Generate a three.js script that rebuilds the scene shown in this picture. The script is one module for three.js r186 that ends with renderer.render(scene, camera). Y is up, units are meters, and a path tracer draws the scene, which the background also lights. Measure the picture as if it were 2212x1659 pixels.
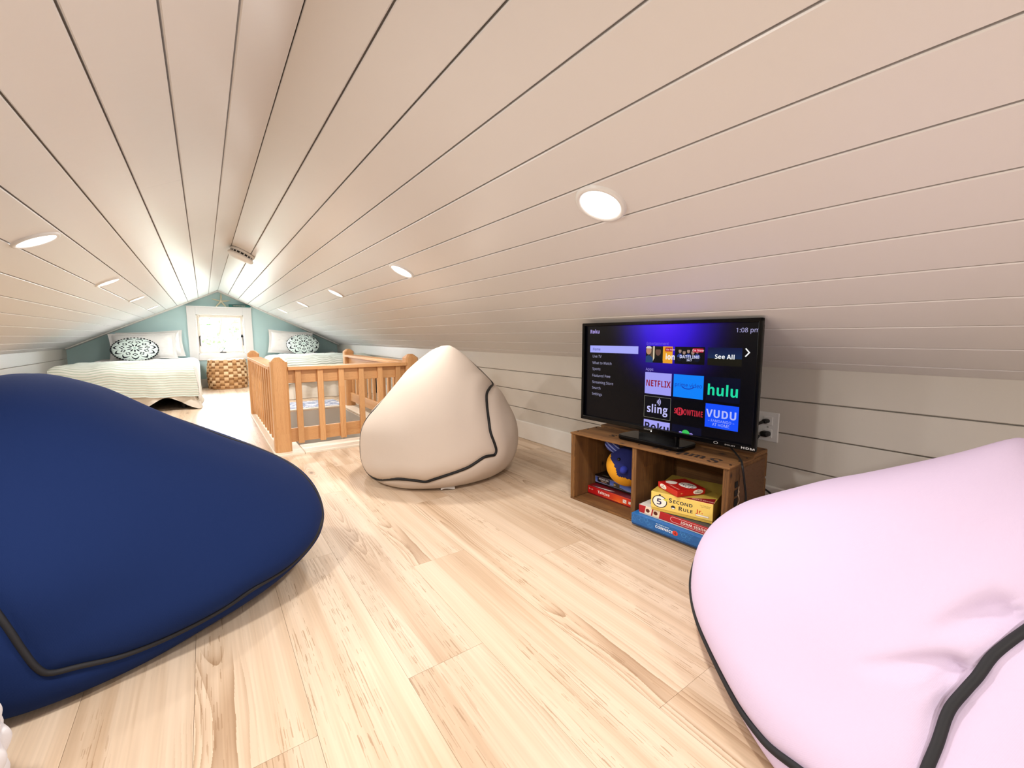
import * as THREE from 'three';
import { RoundedBoxGeometry } from 'three/addons/geometries/RoundedBoxGeometry.js';
import { ConvexGeometry } from 'three/addons/geometries/ConvexGeometry.js';
import { mergeGeometries, toCreasedNormals } from 'three/addons/utils/BufferGeometryUtils.js';
import { RectAreaLightUniformsLib } from 'three/addons/lights/RectAreaLightUniformsLib.js';

// ---------------------------------------------------------------- camera, sky, exposure
const U = 0.13;                       // one face of a ceiling board, in metres; plans below are in boards
const EYE = 5.42;                     // camera height above the floor, in boards
const scene = new THREE.Scene();
const camera = new THREE.PerspectiveCamera(2 * Math.atan(829.5 / 925.65) * 180 / Math.PI, 2212 / 1659, 0.02, 400);
camera.rotation.order = 'YXZ';
camera.rotation.set(-0.11023, -0.6208, -0.00187);
camera.position.set(0, EYE * U, 0);
scene.add(camera);
const renderer = new THREE.WebGLRenderer({ antialias: true });
renderer.toneMapping = THREE.LinearToneMapping;
renderer.toneMappingExposure = 1.0;
renderer.shadowMap.enabled = true;
RectAreaLightUniformsLib.init();
scene.background = new THREE.Color(0.82, 0.91, 1.0);
scene.backgroundIntensity = 60;
const LAMP_POWER = 275;               // radiance of each recessed light
const LAMP_COLOR = new THREE.Color(1.0, 0.965, 0.93);

// ---------------------------------------------------------------- helpers
let seed = 7;
const rnd = () => { seed = (seed + 0x6d2b79f5) | 0; let t = Math.imul(seed ^ (seed >>> 15), 1 | seed); t = (t + Math.imul(t ^ (t >>> 7), 61 | t)) ^ t; return ((t ^ (t >>> 14)) >>> 0) / 4294967296; };
const rr = (a, b) => a + (b - a) * rnd();
const V = (x, y, z) => new THREE.Vector3(x * U, (y + EYE) * U, z * U);   // plan position (boards, y from eye level) to metres
const V3 = (x, y, z) => new THREE.Vector3(x, y, z);
const HS = (x, y, z = 0) => { let h = Math.imul(x, 374761393) ^ Math.imul(y, 668265263) ^ Math.imul(z, 2147483647 - 58); h = Math.imul(h ^ (h >>> 13), 1274126177); return ((h ^ (h >>> 16)) >>> 0) / 4294967296; };
const sm = (t) => t * t * (3 - 2 * t);
function noise2(x, y, s = 0) {
  const xi = Math.floor(x), yi = Math.floor(y), fx = sm(x - xi), fy = sm(y - yi);
  const a = HS(xi, yi, s), b = HS(xi + 1, yi, s), c = HS(xi, yi + 1, s), d = HS(xi + 1, yi + 1, s);
  return (a + (b - a) * fx) * (1 - fy) + (c + (d - c) * fx) * fy;
}
const fbm = (x, y, o = 4, s = 0) => { let v = 0, a = 0.5, n = 0; for (let i = 0; i < o; i++) { v += a * noise2(x, y, s + i); n += a; x *= 2.03; y *= 2.03; a *= 0.5; } return v / n; };
const clamp = (x, a = 0, b = 1) => Math.min(b, Math.max(a, x));
const used = {};
function numbered(n) { if (!(n in used)) { used[n] = 0; return n; } used[n]++; return n + '_' + String(used[n]).padStart(3, '0'); }
function shade(o) { o.traverse((c) => { if (c.isMesh) { c.castShadow = true; c.receiveShadow = true; } }); return o; }
function mesh(name, geo, m, parent = scene) { const o = new THREE.Mesh(geo, m); o.name = parent === scene ? numbered(name) : name; o.castShadow = o.receiveShadow = true; parent.add(o); return o; }
function thing(name, label, category, group, pos = null, turn = 0) {
  const o = new THREE.Group(); o.name = numbered(name); scene.add(o);
  if (pos) o.position.copy(pos); o.rotation.y = turn;
  o.userData = { label, category }; if (group) o.userData.group = group;
  return o;
}
function structure(name, geo, m, parent = scene) { const o = geo ? new THREE.Mesh(geo, m) : new THREE.Group(); o.name = name; o.castShadow = o.receiveShadow = true; o.userData.kind = 'structure'; parent.add(o); return o; }
const rbox = (w, h, d, r = 0.003, seg = 1) => new RoundedBoxGeometry(w, h, d, seg, Math.min(r, w / 2.01, h / 2.01, d / 2.01));
const boxAt = (w, h, d, x, y, z, r) => { const g = r ? rbox(w, h, d, r) : new THREE.BoxGeometry(w, h, d); g.translate(x, y, z); return g; };
function span(x0, x1, y0, y1, z0, z1, r = 0) { return boxAt((x1 - x0) * U, (y1 - y0) * U, (z1 - z0) * U, (x0 + x1) / 2 * U, ((y0 + y1) / 2 + EYE) * U, (z0 + z1) / 2 * U, r); }
const merged = (list) => mergeGeometries(list.map((g) => { const h = g.index ? g.toNonIndexed() : g; for (const k of Object.keys(h.attributes)) if (!['position', 'normal', 'uv'].includes(k)) h.deleteAttribute(k); h.clearGroups(); return h; }));
// texture coordinates in metres: u along the grain axis, v along the other axis of each face
function uvMetres(g, axis = 2, lu = 1, lv = 1, ou = 0, ov = 0) {
  const p = g.attributes.position, n = g.attributes.normal, uv = new Float32Array(p.count * 2);
  for (let i = 0; i < p.count; i++) {
    const c = [p.getX(i), p.getY(i), p.getZ(i)], a = [Math.abs(n.getX(i)), Math.abs(n.getY(i)), Math.abs(n.getZ(i))];
    const others = [0, 1, 2].filter((k) => k !== axis);
    let gu = axis, gv = a[others[0]] > a[others[1]] ? others[1] : others[0];
    if (a[axis] > 0.8) { gu = others[0]; gv = others[1]; }
    uv[i * 2] = (c[gu] + ou) / lu; uv[i * 2 + 1] = (c[gv] + ov) / lv;
  }
  g.setAttribute('uv', new THREE.BufferAttribute(uv, 2)); return g;
}
function canvasTex(w, h, draw, srgb = true) {
  const c = document.createElement('canvas'); c.width = w; c.height = h; const g = c.getContext('2d'); draw(g, w, h);
  const t = new THREE.CanvasTexture(c); if (srgb) t.colorSpace = THREE.SRGBColorSpace; t.anisotropy = 8; return t;
}
function dataTex(w, h, f, srgb = true, repeat = true) {
  const d = new Uint8Array(w * h * 4);
  for (let y = 0; y < h; y++) for (let x = 0; x < w; x++) { const c = f(x / w, y / h, x, y), o = (y * w + x) * 4; d[o] = clamp(c[0], 0, 255); d[o + 1] = clamp(c[1], 0, 255); d[o + 2] = clamp(c[2], 0, 255); d[o + 3] = 255; }
  const t = new THREE.DataTexture(d, w, h); t.magFilter = THREE.LinearFilter; t.minFilter = THREE.LinearMipmapLinearFilter; t.generateMipmaps = true;
  if (repeat) t.wrapS = t.wrapT = THREE.RepeatWrapping; if (srgb) t.colorSpace = THREE.SRGBColorSpace; t.needsUpdate = true; return t;
}
const std = (color, roughness = 0.6, extra = {}) => new THREE.MeshPhysicalMaterial({ color, roughness, ...extra });
function tubeGeo(points, r, closed = false, seg = 0, rad = 8) { const c = new THREE.CatmullRomCurve3(points, closed, 'centripetal'); return new THREE.TubeGeometry(c, seg || points.length * 8, r, rad, closed); }
// closed sheet of cloth: f(u, v) gives its upper side, th its thickness
function sheet(f, nu, nv, th, uvf) {
  const P = [], N = [];
  for (let j = 0; j <= nv; j++) for (let i = 0; i <= nu; i++) P.push(f(i / nu, j / nv));
  const at = (i, j) => P[clamp(j, 0, nv) * (nu + 1) + clamp(i, 0, nu)];
  for (let j = 0; j <= nv; j++) for (let i = 0; i <= nu; i++) N.push(at(i + 1, j).clone().sub(at(i - 1, j)).cross(at(i, j + 1).clone().sub(at(i, j - 1))).normalize());
  const n = P.length, pos = [], uv = [], idx = [];
  for (let s = 0; s < 2; s++) for (let k = 0; k < n; k++) {
    const q = s ? P[k].clone().addScaledVector(N[k], -th) : P[k]; pos.push(q.x, q.y, q.z);
    const i = k % (nu + 1), j = Math.floor(k / (nu + 1)), w = uvf ? uvf(i / nu, j / nv) : [i / nu, j / nv]; uv.push(w[0], w[1]);
  }
  const id = (i, j, s) => s * n + j * (nu + 1) + i;
  for (let j = 0; j < nv; j++) for (let i = 0; i < nu; i++) {
    idx.push(id(i, j, 0), id(i + 1, j, 0), id(i + 1, j + 1, 0), id(i, j, 0), id(i + 1, j + 1, 0), id(i, j + 1, 0));
    idx.push(id(i, j, 1), id(i + 1, j + 1, 1), id(i + 1, j, 1), id(i, j, 1), id(i, j + 1, 1), id(i + 1, j + 1, 1));
  }
  const edge = (a, b) => idx.push(a, a + n, b + n, a, b + n, b);
  for (let i = 0; i < nu; i++) { edge(id(i + 1, 0, 0), id(i, 0, 0)); edge(id(i, nv, 0), id(i + 1, nv, 0)); }
  for (let j = 0; j < nv; j++) { edge(id(0, j, 0), id(0, j + 1, 0)); edge(id(nu, j + 1, 0), id(nu, j, 0)); }
  const g = new THREE.BufferGeometry(); g.setAttribute('position', new THREE.Float32BufferAttribute(pos, 3)); g.setAttribute('uv', new THREE.Float32BufferAttribute(uv, 2)); g.setIndex(idx); g.computeVertexNormals();
  return g;
}

// ---------------------------------------------------------------- wood and paint
// a plank sawn through growth rings: u along the plank (0..1 of len metres), v across (wid metres)
function woodFn(len, wid, o) {
  const knots = []; for (let k = 0; k < (o.knots ?? 0); k++) knots.push([rr(0.1, 0.9) * len, rr(0.2, 0.8) * wid, rr(0.008, 0.016)]);
  const x0 = (o.centre ?? 0.5) * wid, s = o.seed;
  return (u, v) => {
    const z = u * len; let x = v * wid;
    let kd = 0, pull = 0;
    for (const [kz, kx, kr] of knots) { const dz = (z - kz) * 0.3, dx = x - kx, q = Math.exp(-(dx * dx + dz * dz) / (kr * kr * 3)); kd = Math.max(kd, Math.exp(-(dx * dx + (z - kz) * (z - kz) * 0.6) / (kr * kr * 0.35))); pull += q * kr * 1.6; }
    const wob = (fbm(z * 2.2, x * 9, 3, s) - 0.5) * (o.wob ?? 0.05), fine = (fbm(z * 14, x * 60, 2, s + 20) - 0.5) * 0.004;
    const depth = (o.depth ?? 0.02) + (fbm(z * 1.1, 3.3, 2, s + 9) - 0.35) * (o.slope ?? 0.09);
    const r = Math.hypot(x - x0 + wob, depth) + fine - pull;
    const ring = r / (o.ring ?? 0.0065), f = ring - Math.floor(ring);
    const late = clamp(Math.abs(x - x0 + wob) / r * 1.4 + 0.2) * Math.pow(f, 3) * (0.5 + 0.5 * noise2(z * 3, x * 20, s + 31));
    const pore = noise2(z * 26, x * 700, s + 40) > 0.83 ? 1 : 0;
    const streak = fbm(z * 1.6, x * 55, 3, s + 50);
    return { late, pore: pore * noise2(z * 5, x * 40, s + 60), streak, knot: kd, patch: fbm(z * 1.3, x * 6, 3, s + 70) };
  };
}
const mix3 = (a, b, t) => [a[0] + (b[0] - a[0]) * t, a[1] + (b[1] - a[1]) * t, a[2] + (b[2] - a[2]) * t];
function woodTex(w, h, len, wid, o) {
  const f = woodFn(len, wid, o);
  return dataTex(w, h, (u, v) => {
    const g = f(u, v);
    let c = mix3(o.light, o.mid, clamp((g.streak - 0.3) * 1.5)); c = mix3(c, o.dark, clamp(g.late * (o.lateAmt ?? 0.5))); c = mix3(c, o.dark, g.pore * (o.poreAmt ?? 0.3));
    c = mix3(c, o.mid, clamp((g.patch - 0.5) * (o.patch ?? 1.2))); c = mix3(c, o.knotColor ?? o.dark, clamp(g.knot * 0.9));
    return c;
  });
}
const FLOOR_LEN = 9.4 * U, FLOOR_WID = 1.385 * U;
// printed oak floor: soft brown bands along the grain, short dark pores, a few arched figures and a knot
const step = (a, b, t) => sm(clamp((t - a) / (b - a)));
function floorFn(len, wid, o) {
  const s = o.seed, x0 = o.centre * wid;
  return (u, v) => {
    const z = u * len, x = v * wid; let pull = 0, kn = 0, eye = 0;
    if (o.knot) { const dz = (z - o.knot[0] * len), dx = x - o.knot[1] * wid; pull = 0.016 * Math.exp(-((dx / 0.03) ** 2) - ((dz / 0.07) ** 2)); kn = Math.exp(-((dx / 0.010) ** 2) - ((dz / 0.022) ** 2)); eye = Math.exp(-((dx / 0.035) ** 2) - ((dz / 0.14) ** 2)); }
    const wob = (fbm(z * 1.8, x * 6, 3, s) - 0.5) * 0.055 + (fbm(z * 9, x * 25, 2, s + 5) - 0.5) * 0.006;
    const r = Math.hypot(x - x0 + wob, 0.008 + (fbm(z * 0.9, 2.7, 2, s + 9) - 0.3) * 0.12) - pull, q = r / 0.0062, f = q - Math.floor(q);
    const zone = Math.max(step(0.5, 0.66, fbm(z * 1.4 + 3, x * 4, 3, s + 12)) * Math.exp(-(((x - x0 + wob) / 0.06) ** 2)), eye);
    const arch = Math.pow(f, 2.2) * zone * (0.45 + 0.55 * noise2(z * 8, x * 60, s + 14));
    const band = step(0.46, 0.72, fbm(z * 0.9, x * 24, 4, s + 20)), soft = fbm(z * 0.7, x * 40, 3, s + 30);
    const pore = (noise2(z * 22, x * 620, s + 40) > 0.8 ? 1 : 0) * step(0.45, 0.75, noise2(z * 3.1, x * 30, s + 44)), hair = noise2(z * 7, x * 420, s + 50) - 0.5;
    return { arch, band, soft, pore, hair, kn };
  };
}
const floorTex = [0, 1, 2, 3, 4].map((k) => {
  const f = floorFn(FLOOR_LEN, FLOOR_WID, { seed: 100 + 90 * k, centre: [0.45, 0.9, 0.62, 0.2, 0.5][k], knot: [[0.42, 0.4], null, [0.7, 0.62], null, null][k] });
  const light = [229, 208, 184], mid = [210, 183, 154], dark = [148, 115, 84], knot = [112, 84, 60];
  return dataTex(1536, 256, (u, v) => { const g = f(u, v); let c = mix3(light, mid, clamp((g.soft - 0.35) * 1.4)); c = mix3(c, [186, 154, 121], g.band * 0.42); c = mix3(c, dark, clamp(g.arch * 0.85)); c = mix3(c, dark, g.pore * 0.45); c = mix3(c, knot, clamp(g.kn * 0.8)); const h = g.hair * 12; return [c[0] + h, c[1] + h, c[2] + h]; });
});
const floorMats = []; for (const t of floorTex) for (const tone of [0.96, 1.0, 1.035]) floorMats.push(new THREE.MeshPhysicalMaterial({ map: t, color: new THREE.Color(0.9 * tone, 0.885 * tone, 0.865 * tone), roughness: 0.42, specularIntensity: 0.7 }));
const oakTex = woodTex(1024, 256, 1.0, 0.2, { seed: 5, knots: 0, centre: 0.5, depth: 0.02, slope: 0.12, ring: 0.0055, wob: 0.05, light: [216, 168, 118], mid: [203, 149, 98], dark: [166, 110, 64], lateAmt: 0.55, poreAmt: 0.4 });
const oakMats = [0.92, 1.0, 1.08].map((k) => new THREE.MeshPhysicalMaterial({ map: oakTex, color: new THREE.Color(k, k, k * 0.98), roughness: 0.38 }));
const crateTex = woodTex(1024, 256, 0.7, 0.2, { seed: 71, knots: 2, centre: 0.4, depth: 0.03, slope: 0.1, ring: 0.008, wob: 0.06, light: [148, 103, 54], mid: [108, 71, 33], dark: [44, 28, 14], knotColor: [34, 22, 14], lateAmt: 0.5, poreAmt: 0.6, patch: 1.8 });
const crateMats = [0.84, 0.9, 0.96].map((k) => new THREE.MeshPhysicalMaterial({ map: crateTex, color: new THREE.Color(k, k, k), roughness: 0.75 }));
const paleTex = woodTex(512, 128, 1.0, 0.2, { seed: 211, knots: 0, light: [244, 236, 221], mid: [238, 226, 206], dark: [200, 178, 148], lateAmt: 0.4, poreAmt: 0.2 });
const paleMat = new THREE.MeshPhysicalMaterial({ map: paleTex, roughness: 0.45 });
const brushTex = dataTex(512, 512, (u, v, x, y) => { const a = 128 + 90 * (fbm(x / 40, y / 40, 3, 301) - 0.5) + 60 * (fbm(x / 7, y / 26, 2, 305) - 0.5); return [a, a, a]; }, false);
brushTex.wrapS = brushTex.wrapT = THREE.MirroredRepeatWrapping;
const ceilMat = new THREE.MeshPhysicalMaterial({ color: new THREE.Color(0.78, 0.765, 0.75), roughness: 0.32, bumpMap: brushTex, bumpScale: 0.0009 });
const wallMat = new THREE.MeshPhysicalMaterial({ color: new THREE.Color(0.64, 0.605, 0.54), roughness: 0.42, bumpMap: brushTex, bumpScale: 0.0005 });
const trimMat = std(new THREE.Color(0.83, 0.81, 0.76), 0.35);
const backMat = std(new THREE.Color(0.55, 0.5, 0.45), 0.8);
const tealTex = dataTex(256, 256, (u, v, x, y) => { const a = 128 + 60 * (fbm(x / 6, y / 6, 2, 401) - 0.5); return [a, a, a]; }, false);
const tealMat = new THREE.MeshPhysicalMaterial({ color: 0xbfdedf, roughness: 0.6, bumpMap: tealTex, bumpScale: 0.0005 });
const blackGloss = std(0x030304, 0.14, { specularIntensity: 0.45 }), blackMatte = std(0x0b0b0c, 0.5), cordMat = std(0x0a0a0a, 0.5);
const whitePlastic = std(new THREE.Color(0.8, 0.8, 0.78), 0.35);

// ---------------------------------------------------------------- the room
const Z0 = -57, Z1 = 8, XL = -10.54, XR = 13.64, RIDGE_X = 1.554, RIDGE_Y = 4.97, AR = 0.4535, AL = 0.4639;
const HOLE = { x0: 3.5, x1: 8.45, z0: -34.65, z1: -23.1 };
const SLAB = 0.9;
// floor
const floor = structure('floor', merged([
  span(XL - 1, HOLE.x0, -EYE - SLAB, -EYE - 0.07, Z0 - 1, Z1 + 1), span(HOLE.x1, XR + 1, -EYE - SLAB, -EYE - 0.07, Z0 - 1, Z1 + 1),
  span(HOLE.x0, HOLE.x1, -EYE - SLAB, -EYE - 0.07, Z0 - 1, HOLE.z0), span(HOLE.x0, HOLE.x1, -EYE - SLAB, -EYE - 0.07, HOLE.z1, Z1 + 1)]), std(0x8a7358, 0.8));
{
  const W = 1.385, L = 9.4, fixed = { 0: -6.07, '-2': -5.86, '-1': -1.6, 1: -9.2, 2: -3.4 };
  for (let k = Math.floor((XL - 2.3) / W); 2.3 + k * W < XR; k++) {
    const xa = 2.3 + k * W, x0 = Math.max(xa, XL), x1 = Math.min(xa + W, XR), joint = fixed[k] ?? -rr(0, L);
    for (let z = joint - L * Math.ceil((joint - Z0) / L); z < Z1; z += L) {
      const t = Math.floor(rnd() * floorMats.length), flip = rnd() < 0.5, za = Math.max(z, Z0), zb = Math.min(z + L, Z1);
      const pieces = []; const cut = (a, b, c, d) => { if (b - a > 0.02 && d - c > 0.02) pieces.push([a, b, c, d]); };
      if (x1 <= HOLE.x0 || x0 >= HOLE.x1 || zb <= HOLE.z0 || za >= HOLE.z1) cut(x0, x1, za, zb);
      else { cut(x0, x1, za, Math.min(zb, HOLE.z0)); cut(x0, x1, Math.max(za, HOLE.z1), zb); const c = Math.max(za, HOLE.z0), d = Math.min(zb, HOLE.z1); cut(x0, Math.min(x1, HOLE.x0), c, d); cut(Math.max(x0, HOLE.x1), x1, c, d); }
      for (const [a, b, c, d] of pieces) {
        const g = span(a + 0.0022, b - 0.0022, -EYE - 0.065, -EYE, c + 0.0022, d - 0.0022), p = g.attributes.position, uv = g.attributes.uv;
        for (let i = 0; i < p.count; i++) { let uu = (p.getZ(i) / U - z) / L, vv = (p.getX(i) / U - xa) / W; if (flip) uu = 1 - uu; uv.setXY(i, clamp(uu, 0.002, 0.998), clamp(vv, 0.004, 0.996)); }
        mesh('plank', g, floorMats[t], floor);
      }
    }
  }
}
// ceiling boards on both slopes; local x runs down the slope, local y points out of the room
function boardGeo(s0, s1, z0, z1, th, c) {
  const s = new THREE.Shape(); s.moveTo(s0 + c, 0); s.lineTo(s1 - c, 0); s.lineTo(s1, c); s.lineTo(s1, th); s.lineTo(s0, th); s.lineTo(s0, c); s.closePath();
  const g = new THREE.ExtrudeGeometry(s, { depth: z1 - z0, bevelEnabled: false }); g.translate(0, 0, z0);
  const p = g.attributes.position, uv = g.attributes.uv, o = rr(0, 3); for (let i = 0; i < p.count; i++) uv.setXY(i, (p.getZ(i) + o) / 0.9, (p.getX(i) + o) / 0.9);
  return g;
}
const GAP = 0.03;
const joints = (k, side) => { const a = Z0 + rr(16, 44); return side < 0 && k % 3 !== 1 ? [[Z0, a], [a, Z1]] : [[Z0, Z1]]; };
for (const side of [1, -1]) {
  const ang = side > 0 ? AR : AL, first = side > 0 ? 0.96 : 0.94, end = (side > 0 ? XR - RIDGE_X : RIDGE_X - XL) / Math.cos(ang);
  const g = structure(side > 0 ? 'ceiling_right' : 'ceiling_left', null, null);
  g.position.copy(V(RIDGE_X, RIDGE_Y, 0)); g.rotation.z = -side * ang;
  const slab = boxAt((end + 3) * U, 0.9 * U, (Z1 - Z0 + 2) * U, side * (end + 3) / 2 * U, (0.45 + 0.13) * U, (Z0 + Z1) / 2 * U);
  const sb = mesh('backing', slab, backMat, g);
  const cuts = [0]; for (let s = first; s < end - 0.08; s += 1) cuts.push(s); cuts.push(end);
  for (let i = 0; i + 1 < cuts.length; i++) for (const [a, b] of joints(i, side)) {
    const s0 = (cuts[i] + (i ? GAP / 2 : 0)) * U, s1 = (cuts[i + 1] - (i + 2 < cuts.length ? GAP / 2 : 0)) * U;
    mesh('board', side > 0 ? boardGeo(s0, s1, (a + 0.003) * U, (b - 0.003) * U, 0.12 * U, 0.016 * U) : boardGeo(-s1, -s0, (a + 0.003) * U, (b - 0.003) * U, 0.12 * U, 0.016 * U), ceilMat, g);
  }
}
{ const s = new THREE.Shape(); s.moveTo(-1.6 * U, -0.35 * U); s.lineTo(0, 0.45 * U); s.lineTo(1.6 * U, -0.35 * U); s.lineTo(1.6 * U, 1.4 * U); s.lineTo(-1.6 * U, 1.4 * U); s.closePath(); const g = new THREE.ExtrudeGeometry(s, { depth: (Z1 - Z0 + 2) * U, bevelEnabled: false }); g.translate(RIDGE_X * U, (RIDGE_Y + EYE) * U, (Z0 - 1) * U); structure('ceiling_ridge', g, backMat); }
// low side walls, boarded, with a baseboard
for (const side of [1, -1]) {
  const x = side > 0 ? XR : XL, g = structure(side > 0 ? 'wall_right' : 'wall_left', span(Math.min(x + side * 0.12, x + side * 1.2), Math.max(x + side * 0.12, x + side * 1.2), -EYE - 0.8, -0.2, Z0 - 1, Z1 + 1), backMat);
  const ys = side > 0 ? [-0.86, -1.859, -2.837, -3.806, -4.85] : [-1.02, -1.99, -2.96, -3.93, -4.9];
  for (let i = 0; i < 4; i++) for (const [a, b] of joints(i, side)) {
    const h0 = ys[i + 1] + GAP / 2, h1 = ys[i] - (i ? GAP / 2 : 0);
    const b0 = boardGeo(h0 * U, h1 * U, (a + 0.003) * U, (b - 0.003) * U, 0.12 * U, 0.016 * U); b0.rotateZ(Math.PI / 2); if (side > 0) b0.scale(-1, 1, 1);
    if (side > 0) { const ix = b0.index; if (ix) for (let k = 0; k < ix.count; k += 3) { const t = ix.getX(k); ix.setX(k, ix.getX(k + 2)); ix.setX(k + 2, t); } else for (const at of Object.values(b0.attributes)) for (let k = 0; k < at.count; k += 3) for (let c = 0; c < at.itemSize; c++) { const t = at.getComponent(k, c); at.setComponent(k, c, at.getComponent(k + 2, c)); at.setComponent(k + 2, c, t); } b0.computeVertexNormals(); }
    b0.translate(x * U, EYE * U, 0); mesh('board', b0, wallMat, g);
  }
  structure(side > 0 ? 'baseboard_right' : 'baseboard_left', span(Math.min(x - side * 0.1, x + side * 0.12), Math.max(x - side * 0.1, x + side * 0.12), -EYE, -4.49, Z0, Z1, 0.004), trimMat);
}
// gable walls
const WIN = { x0: -0.54, x1: 3.75, y0: -1.85, y1: 2.42 };
function gable(hole) {
  const s = new THREE.Shape(), up = (x) => RIDGE_Y - Math.abs(x - RIDGE_X) * 0.49 + 0.5;
  s.moveTo((XL - 1) * U, (-EYE - 0.8 + EYE) * U); s.lineTo((XR + 1) * U, -0.8 * U); s.lineTo((XR + 1) * U, (up(XR + 1) + EYE) * U); s.lineTo(RIDGE_X * U, (RIDGE_Y + 0.6 + EYE) * U); s.lineTo((XL - 1) * U, (up(XL - 1) + EYE) * U); s.closePath();
  if (hole) { const h = new THREE.Path(), y = (v) => (v + EYE) * U; h.moveTo(WIN.x0 * U, y(WIN.y0)); h.lineTo(WIN.x0 * U, y(WIN.y1)); h.lineTo(WIN.x1 * U, y(WIN.y1)); h.lineTo(WIN.x1 * U, y(WIN.y0)); h.closePath(); s.holes.push(h); }
  return new THREE.ExtrudeGeometry(s, { depth: 1.0 * U, bevelEnabled: false });
}
{ const g = gable(true); g.translate(0, 0, (Z0 - 1) * U); structure('wall_far', uvMetres(g, 0, 0.5, 0.5), tealMat); }
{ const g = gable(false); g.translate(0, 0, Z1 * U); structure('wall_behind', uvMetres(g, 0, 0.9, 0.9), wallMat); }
structure('baseboard_far', span(XL, XR, -EYE, -4.5, Z0, Z0 + 0.1, 0.003), trimMat);
for (const side of [1, -1]) {   // flat trim where each slope meets the far wall
  const ang = side > 0 ? AR : AL, g = boxAt(13.4 * U, 0.1 * U, 1.15 * U, side * 6.7 * U, -0.05 * U, 0, 0.002);
  const t = structure(side > 0 ? 'trim_1' : 'trim_2', g, trimMat); t.position.copy(V(RIDGE_X, RIDGE_Y, Z0 + 0.575)); t.rotation.z = -side * ang;
}
// window in the far wall
{
  const w = structure('window_1', null, null), z = 0, T = { x0: -1.31, x1: 4.55, y0: -2.49, y1: 3.2 };
  const frameM = std(new THREE.Color(0.88, 0.88, 0.87), 0.35), sashM = std(new THREE.Color(0.8, 0.72, 0.64), 0.4), iron = std(0x1a1714, 0.4, { metalness: 0.6 });
  mesh('casing', span(T.x0, WIN.x0, T.y0, T.y1, z, z + 0.18, 0.003), frameM, w); mesh('casing', span(WIN.x1, T.x1, T.y0, T.y1, z, z + 0.18, 0.003), frameM, w);
  mesh('casing', span(WIN.x0, WIN.x1, WIN.y1, T.y1, z, z + 0.18, 0.003), frameM, w); mesh('casing', span(WIN.x0, WIN.x1, T.y0, WIN.y0, z, z + 0.18, 0.003), frameM, w);
  mesh('head_ledge', span(T.x0 - 0.02, T.x1 + 0.02, T.y1, T.y1 + 0.05, z, z + 0.85, 0.002), frameM, w);
  mesh('jamb', merged([span(WIN.x0, WIN.x0 + 0.1, WIN.y0, WIN.y1, z - 1, z), span(WIN.x1 - 0.1, WIN.x1, WIN.y0, WIN.y1, z - 1, z), span(WIN.x0, WIN.x1, WIN.y1 - 0.1, WIN.y1, z - 1, z), span(WIN.x0, WIN.x1, WIN.y0, WIN.y0 + 0.1, z - 1, z)]), sashM, w);
  const a = 0.1, b = 0.32, zs = z - 0.7;
  mesh('sash', merged([span(WIN.x0 + a, WIN.x0 + b, WIN.y0 + a, WIN.y1 - a, zs, zs + 0.35, 0.004), span(WIN.x1 - b, WIN.x1 - a, WIN.y0 + a, WIN.y1 - a, zs, zs + 0.35, 0.004), span(WIN.x0 + b, WIN.x1 - b, WIN.y1 - b, WIN.y1 - a, zs, zs + 0.35, 0.004), span(WIN.x0 + b, WIN.x1 - b, WIN.y0 + a, WIN.y0 + b, zs, zs + 0.35, 0.004)]), sashM, w);
  mesh('pane', span(WIN.x0 + b - 0.05, WIN.x1 - b + 0.05, WIN.y0 + b - 0.05, WIN.y1 - b + 0.05, zs + 0.12, zs + 0.16), new THREE.MeshPhysicalMaterial({ color: 0xffffff, roughness: 0, transmission: 1, thickness: 0, ior: 1.5 }), w);
  for (const [x, s] of [[-0.33, 1], [3.62, -1]]) mesh('latch', merged([span(x - 0.04, x + 0.04, -0.95, 0.1, z - 0.34, z - 0.24, 0.003), (() => { const g = span(x, x + s * 0.22, 0.08, 0.15, z - 0.34, z - 0.22, 0.002); return g; })()]), iron, w);
  mesh('crank', merged([span(1.35, 1.95, -1.72, -1.64, z - 0.4, z - 0.2, 0.003), tubeGeo([V(1.5, -1.66, z - 0.25), V(1.6, -1.5, z - 0.15), V(1.85, -1.15, z - 0.12)], 0.035 * U)]), iron, w);
  w.position.set(0, 0, Z0 * U);
}
// stairwell: white nosing round the opening, plastered walls below, lower floor
{
  const h = HOLE, e = -EYE;
  const n = structure('trim_3', null, null);
  for (const [a, b, c, d, ax] of [[2.3, h.x0, h.z0, -21.45, 2], [h.x0, h.x1, h.z1, -21.45, 0], [h.x1, 9.55, h.z0, -21.45, 2], [2.3, 9.55, h.z0 - 0.35, h.z0, 0]]) mesh('nosing', uvMetres(span(a + 0.004, b - 0.004, e - 0.05, e + 0.1, c + 0.004, d - 0.004, 0.004), ax, 1, 0.2, a), paleMat, n);
  const plaster = std(new THREE.Color(0.62, 0.57, 0.5), 0.7), y0 = e - 16, y1 = e - 0.06;
  structure('wall_stairwell_far', span(h.x0 - 0.6, h.x1 + 0.6, y0, y1, h.z0 - 0.6, h.z0 + 0.04), plaster); structure('wall_stairwell_near', span(h.x0 - 0.6, h.x1 + 0.6, y0, y1, h.z1 - 0.04, h.z1 + 0.6), plaster);
  structure('wall_stairwell_left', span(h.x0 - 0.6, h.x0 + 0.04, y0, y1, h.z0, h.z1), plaster); structure('wall_stairwell_right', span(h.x1 - 0.04, h.x1 + 0.6, y0, y1, h.z0, h.z1), plaster);
  structure('floor_lower', span(h.x0 - 0.6, h.x1 + 0.6, y0 - 0.3, y0, h.z0 - 0.6, h.z1 + 0.6), std(0xb08a5e, 0.5));
}

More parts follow.
